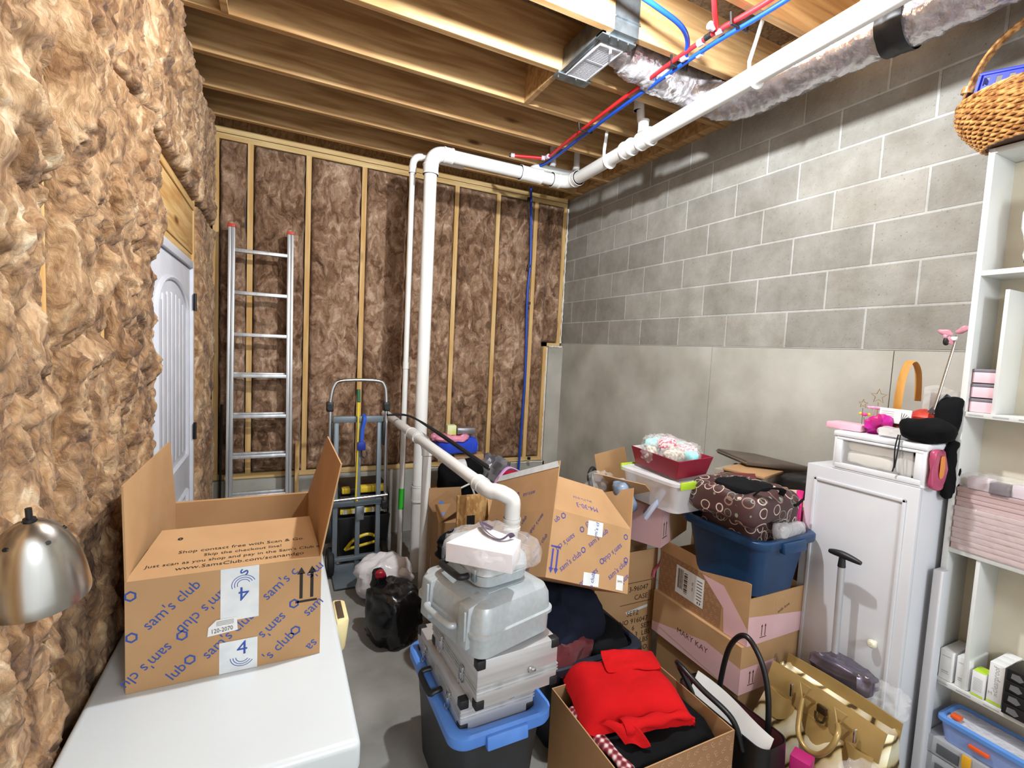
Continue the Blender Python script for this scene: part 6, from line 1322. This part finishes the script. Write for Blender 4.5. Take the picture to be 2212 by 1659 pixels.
def lattice(y, nx, nz_, W, H, ax):
    px_, pz = W/nx, H/nz_
    for i in range(nx+1):
        a = -W/2+i*px_; (mb.box((a-.009, y-.0015, 0), (a+.009, y+.0015, H)) if ax == 'x' else mb.box((y-.0015, a-.009, 0), (y+.0015, a+.009, H)))
    for j in range(nz_+1):
        z = j*pz; (mb.box((-W/2, y-.0014, z-.009), (W/2, y+.0014, z+.009)) if ax == 'x' else mb.box((y-.0014, -W/2, z-.009), (y+.0014, W/2, z+.009)))
lattice(.085, 4, 3, .14, .135, 'x'); lattice(-.085, 4, 3, .14, .135, 'x'); lattice(-.07, 5, 3, .17, .135, 'y'); lattice(.07, 5, 3, .17, .135, 'y')
mb.box((-.07, -.085, -.003), (.07, .085, .0)); mb.build('crate_body', M['bcrate'], t)
mb = MB(Mx); mb.tube([(-.072, -.087, .14), (.072, -.087, .14), (.072, .087, .14), (-.072, .087, .14)], .006, 8, closed=True); mb.build('rim', M['bcrate'], t)
# ================================================================ bags at the bottom right
t = thing('black_tote_bag', 'black handbag with tall looped handles beside the heart-print box', 'bag', (1.60, 1.21, 0))
M['blkleather'] = mat('black_leather', h('101012'), .38, bump=.1, bscale=120)
Mx = T(1.605, 1.215, .002) @ rotz(.02)
mb = MB(Mx); rr2 = lambda w, d, z: [(x, y, z) for x, y in rrect(w, d, .04, 6)]
mb.loft([rr2(.15, .40, 0), rr2(.17, .42, .05), rr2(.145, .41, .30), rr2(.135, .405, .30), rr2(.15, .40, .06), rr2(.13, .38, .012)], 0, True, True); mb.build('bag_body', M['blkleather'], t)
MB(Mx).loft([rr2(.132, .40, .298), rr2(.10, .37, .24), rr2(.09, .36, .20)], 0, False, True).build('lining', mat('wine_lining', h('3a0d14'), .6), t)
MB().tube(cr([(1.665, 1.31, .20), (1.668, 1.31, .34), (1.668, 1.28, .50), (1.668, 1.215, .58), (1.668, 1.14, .52), (1.668, 1.10, .40), (1.665, 1.085, .22)], 8), .0105, 12).build('handle', M['blkleather'], t)
MB().tube(cr([(1.535, 1.31, .22), (1.52, 1.32, .31), (1.475, 1.36, .415), (1.44, 1.32, .45), (1.45, 1.22, .42), (1.50, 1.12, .36), (1.535, 1.09, .25)], 8), .0105, 12).build('handle', M['blkleather'], t)
tag(MB().sheet(lambda u, v: Vector((1.575+.05*v+.012*math.sin(u*5), 1.39-.36*u, .235+.10*v-.02*u)), 16, 4, .002).build('papers', M['paper']), 'folded white papers standing in the black handbag', 'paper')
def zebra():
    m = bpy.data.materials.new('zebra_foil'); m.use_nodes = True; nt = m.node_tree; b = nt.nodes['Principled BSDF']; b.inputs['Roughness'].default_value = .3; b.inputs['Metallic'].default_value = .45
    tc = _n(nt, 'ShaderNodeTexCoord'); mp = _n(nt, 'ShaderNodeMapping'); mp.inputs['Rotation'].default_value = (.9, .2, .3); nt.links.new(tc.outputs['Object'], mp.inputs[0])
    w = _n(nt, 'ShaderNodeTexWave'); w.inputs['Scale'].default_value = 5; w.inputs['Distortion'].default_value = 7; w.inputs['Detail'].default_value = 3; w.inputs['Detail Scale'].default_value = 1.0; w.bands_direction = 'Z'
    nt.links.new(mp.outputs[0], w.inputs['Vector']); rp = _n(nt, 'ShaderNodeValToRGB'); e = rp.color_ramp.elements
    e[0].position = .03; e[0].color = (*h('54432a'), 1); e[1].position = .9; e[1].color = (*h('efe8cc'), 1)
    for p, c in ((.10, h('b59c66')), (.26, h('dccfa2'))): x = e.new(p); x.color = (*c, 1)
    nt.links.new(w.outputs['Fac'], rp.inputs[0]); nt.links.new(rp.outputs[0], b.inputs['Base Color']); return m
M['zebra'] = zebra(); M['gold'] = mat('gold_leather', h('b79a63'), .36, .35, col2=h('a58a55'), scale=5, bump=.08)
t = thing('gold_handbag', 'gold handbag with zebra foil body leaning against the white cabinet', 'handbag', (1.83, 1.0, 0))
Y0b, Y1b, ZB = .825, 1.262, .385
fx = lambda z: 1.935-(ZB-z)*.36            # leaning front face
def bagring(z, bulge, top=.13):
    x0 = fx(z)-bulge; x1 = fx(z)+top+bulge*.3
    return [(x0, Y0b+.03, z), (x0-.01-bulge*.4, (Y0b+Y1b)/2, z), (x0, Y1b-.03, z), (x0+.03, Y1b+bulge*.5, z), (x1-.03, Y1b+bulge*.5, z), (x1, Y1b-.03, z), (x1, Y0b+.03, z), (x1-.03, Y0b-bulge*.5, z), (x0+.03, Y0b-bulge*.5, z)]
mb = MB(); mb.loft([bagring(.002, .0), bagring(.03, .035), bagring(.13, .045), bagring(.25, .02), bagring(.345, -.005, .11), bagring(.37, -.008, .09), bagring(.36, -.014, .08), bagring(.28, -.02, .07)], 0); mb.build('bag_body', M['zebra'], t)
def gp(y, z, o=.012): return Vector((fx(z)-o, y, z))
def flapfn(u, v):
    y = Y1b-.005-(Y1b-Y0b-.01)*u; z = .292+.098*v+.012*math.sin(math.pi*u)*v
    return Vector((fx(z)-.016-.012*math.sin(math.pi*u)-.006*math.sin(math.pi*v), y, z))
MB().sheet(flapfn, 24, 6, .009).build('flap', M['gold'], t)
MB().sheet(lambda u, v: Vector((fx(.38)+.085-.02*(1-v), Y1b-.005-(Y1b-Y0b-.01)*u, .30+.098*v+.01*math.sin(math.pi*u))), 20, 4, .008).build('rear_panel', M['gold'], t)
for ya, yb_ in ((1.235, 1.125), (1.095, .975), (.935, .845)):
    mb = MB(); k = 12
    mb.sheet(lambda u, v: Vector((fx(.30-.085*v*math.sin(math.pi*(.12+.76*u))**.6)-.022-.016*math.sin(math.pi*u), ya+(yb_-ya)*u, .302-.085*v*math.sin(math.pi*(.12+.76*u))**.6)), k, 5, .006); mb.build('flap_lobe', M['gold'], t)
ra, rb_ = at(1738, 1492, X=1.865), at(1814, 1550, X=1.865)
for r_ in (ra, rb_): MB().tube([r_+Vector((.004, .022, .022)), r_+Vector((.004, -.022, .022)), r_+Vector((-.008, 0, -.028))], .0042, 8, closed=True).build('ring', M['gold'], t)
MB().tube(cr([ra+Vector((-.008, 0, -.026)), at(1727, 1545, X=1.83), at(1725, 1585, X=1.80), at(1742, 1618, X=1.785), at(1768, 1630, X=1.78), at(1795, 1614, X=1.785), at(1810, 1585, X=1.81), rb_+Vector((-.008, 0, -.026))], 8), .0095, 12).build('handle', M['gold'], t)
cp = at(1775, 1535, X=1.872)
MB().box((cp.x-.006, cp.y-.018, cp.z-.012), (cp.x+.008, cp.y+.018, cp.z+.018), bev=.004).tube(cr([cp+Vector((-.006, .018, -.012)), cp+Vector((-.012, .012, -.036)), cp+Vector((-.012, -.012, -.036)), cp+Vector((-.006, -.018, -.012))], 5), .0042, 8).build('clasp', mat('dark_brass', h('4d3f28'), .35, .7), t)
for q_ in (at(1711, 1490, X=1.868), at(1848, 1590, X=1.868)): MB().box((q_.x-.010, q_.y-.004, q_.z-.025), (q_.x+.004, q_.y+.004, q_.z+.025), bev=.002).build('buckle_pin', M['chrome'], t)
M['pewter'] = mat('pewter_foil', h('77707e'), .25, .6, col2=h('5f5967'), scale=6, bump=.4, bscale=14)
tag(MB().soft((2.095, 1.075, .415), (.10, .23, .075), .05, .4, (40, 18), .022, 11, 161, pitch=-.05, ridged=True).build('pewter_pouch', M['pewter']), 'shiny pewter pouch lying between the gold handbag and the cabinet door', 'pouch')
tag(MB().soft((2.10, .915, .40), (.08, .11, .09), 0, .6, (26, 16), .03, 14, 163, ridged=True).build('clear_wrap', M['film']), 'crumpled clear wrap at the right end of the pewter pouch', 'plastic wrap')
t = thing('clear_parcel', 'clear plastic bag of dark things in front of the gold handbag, bottom photo edge', 'bag', (1.62, .80, 0))
MB().soft((1.70, .77, .20), (.14, .17, .36), 0, .6, (32, 22), .03, 12, 165, ridged=True, floor=.001).build('film', M['film'], t)
MB().soft((1.70, .77, .16), (.10, .13, .28), 0, .6, (26, 18), .03, 14, 167, floor=.002).build('contents', mat('dark_contents', h('4b4342'), .5, col2=h('8d8480'), scale=16), t)
tag(MB(T(at(1730, 1650, X=1.72)[0], at(1730, 1650, X=1.72)[1], 0) @ rotz(.3)).box((-.03, -.035, 0.001), (.03, .03, at(1730, 1640, X=1.70)[2]), bev=.003).build('magenta_box', mat('magenta_card', h('b01a6c'), .5)), 'small magenta box standing in front of the gold handbag', 'box')
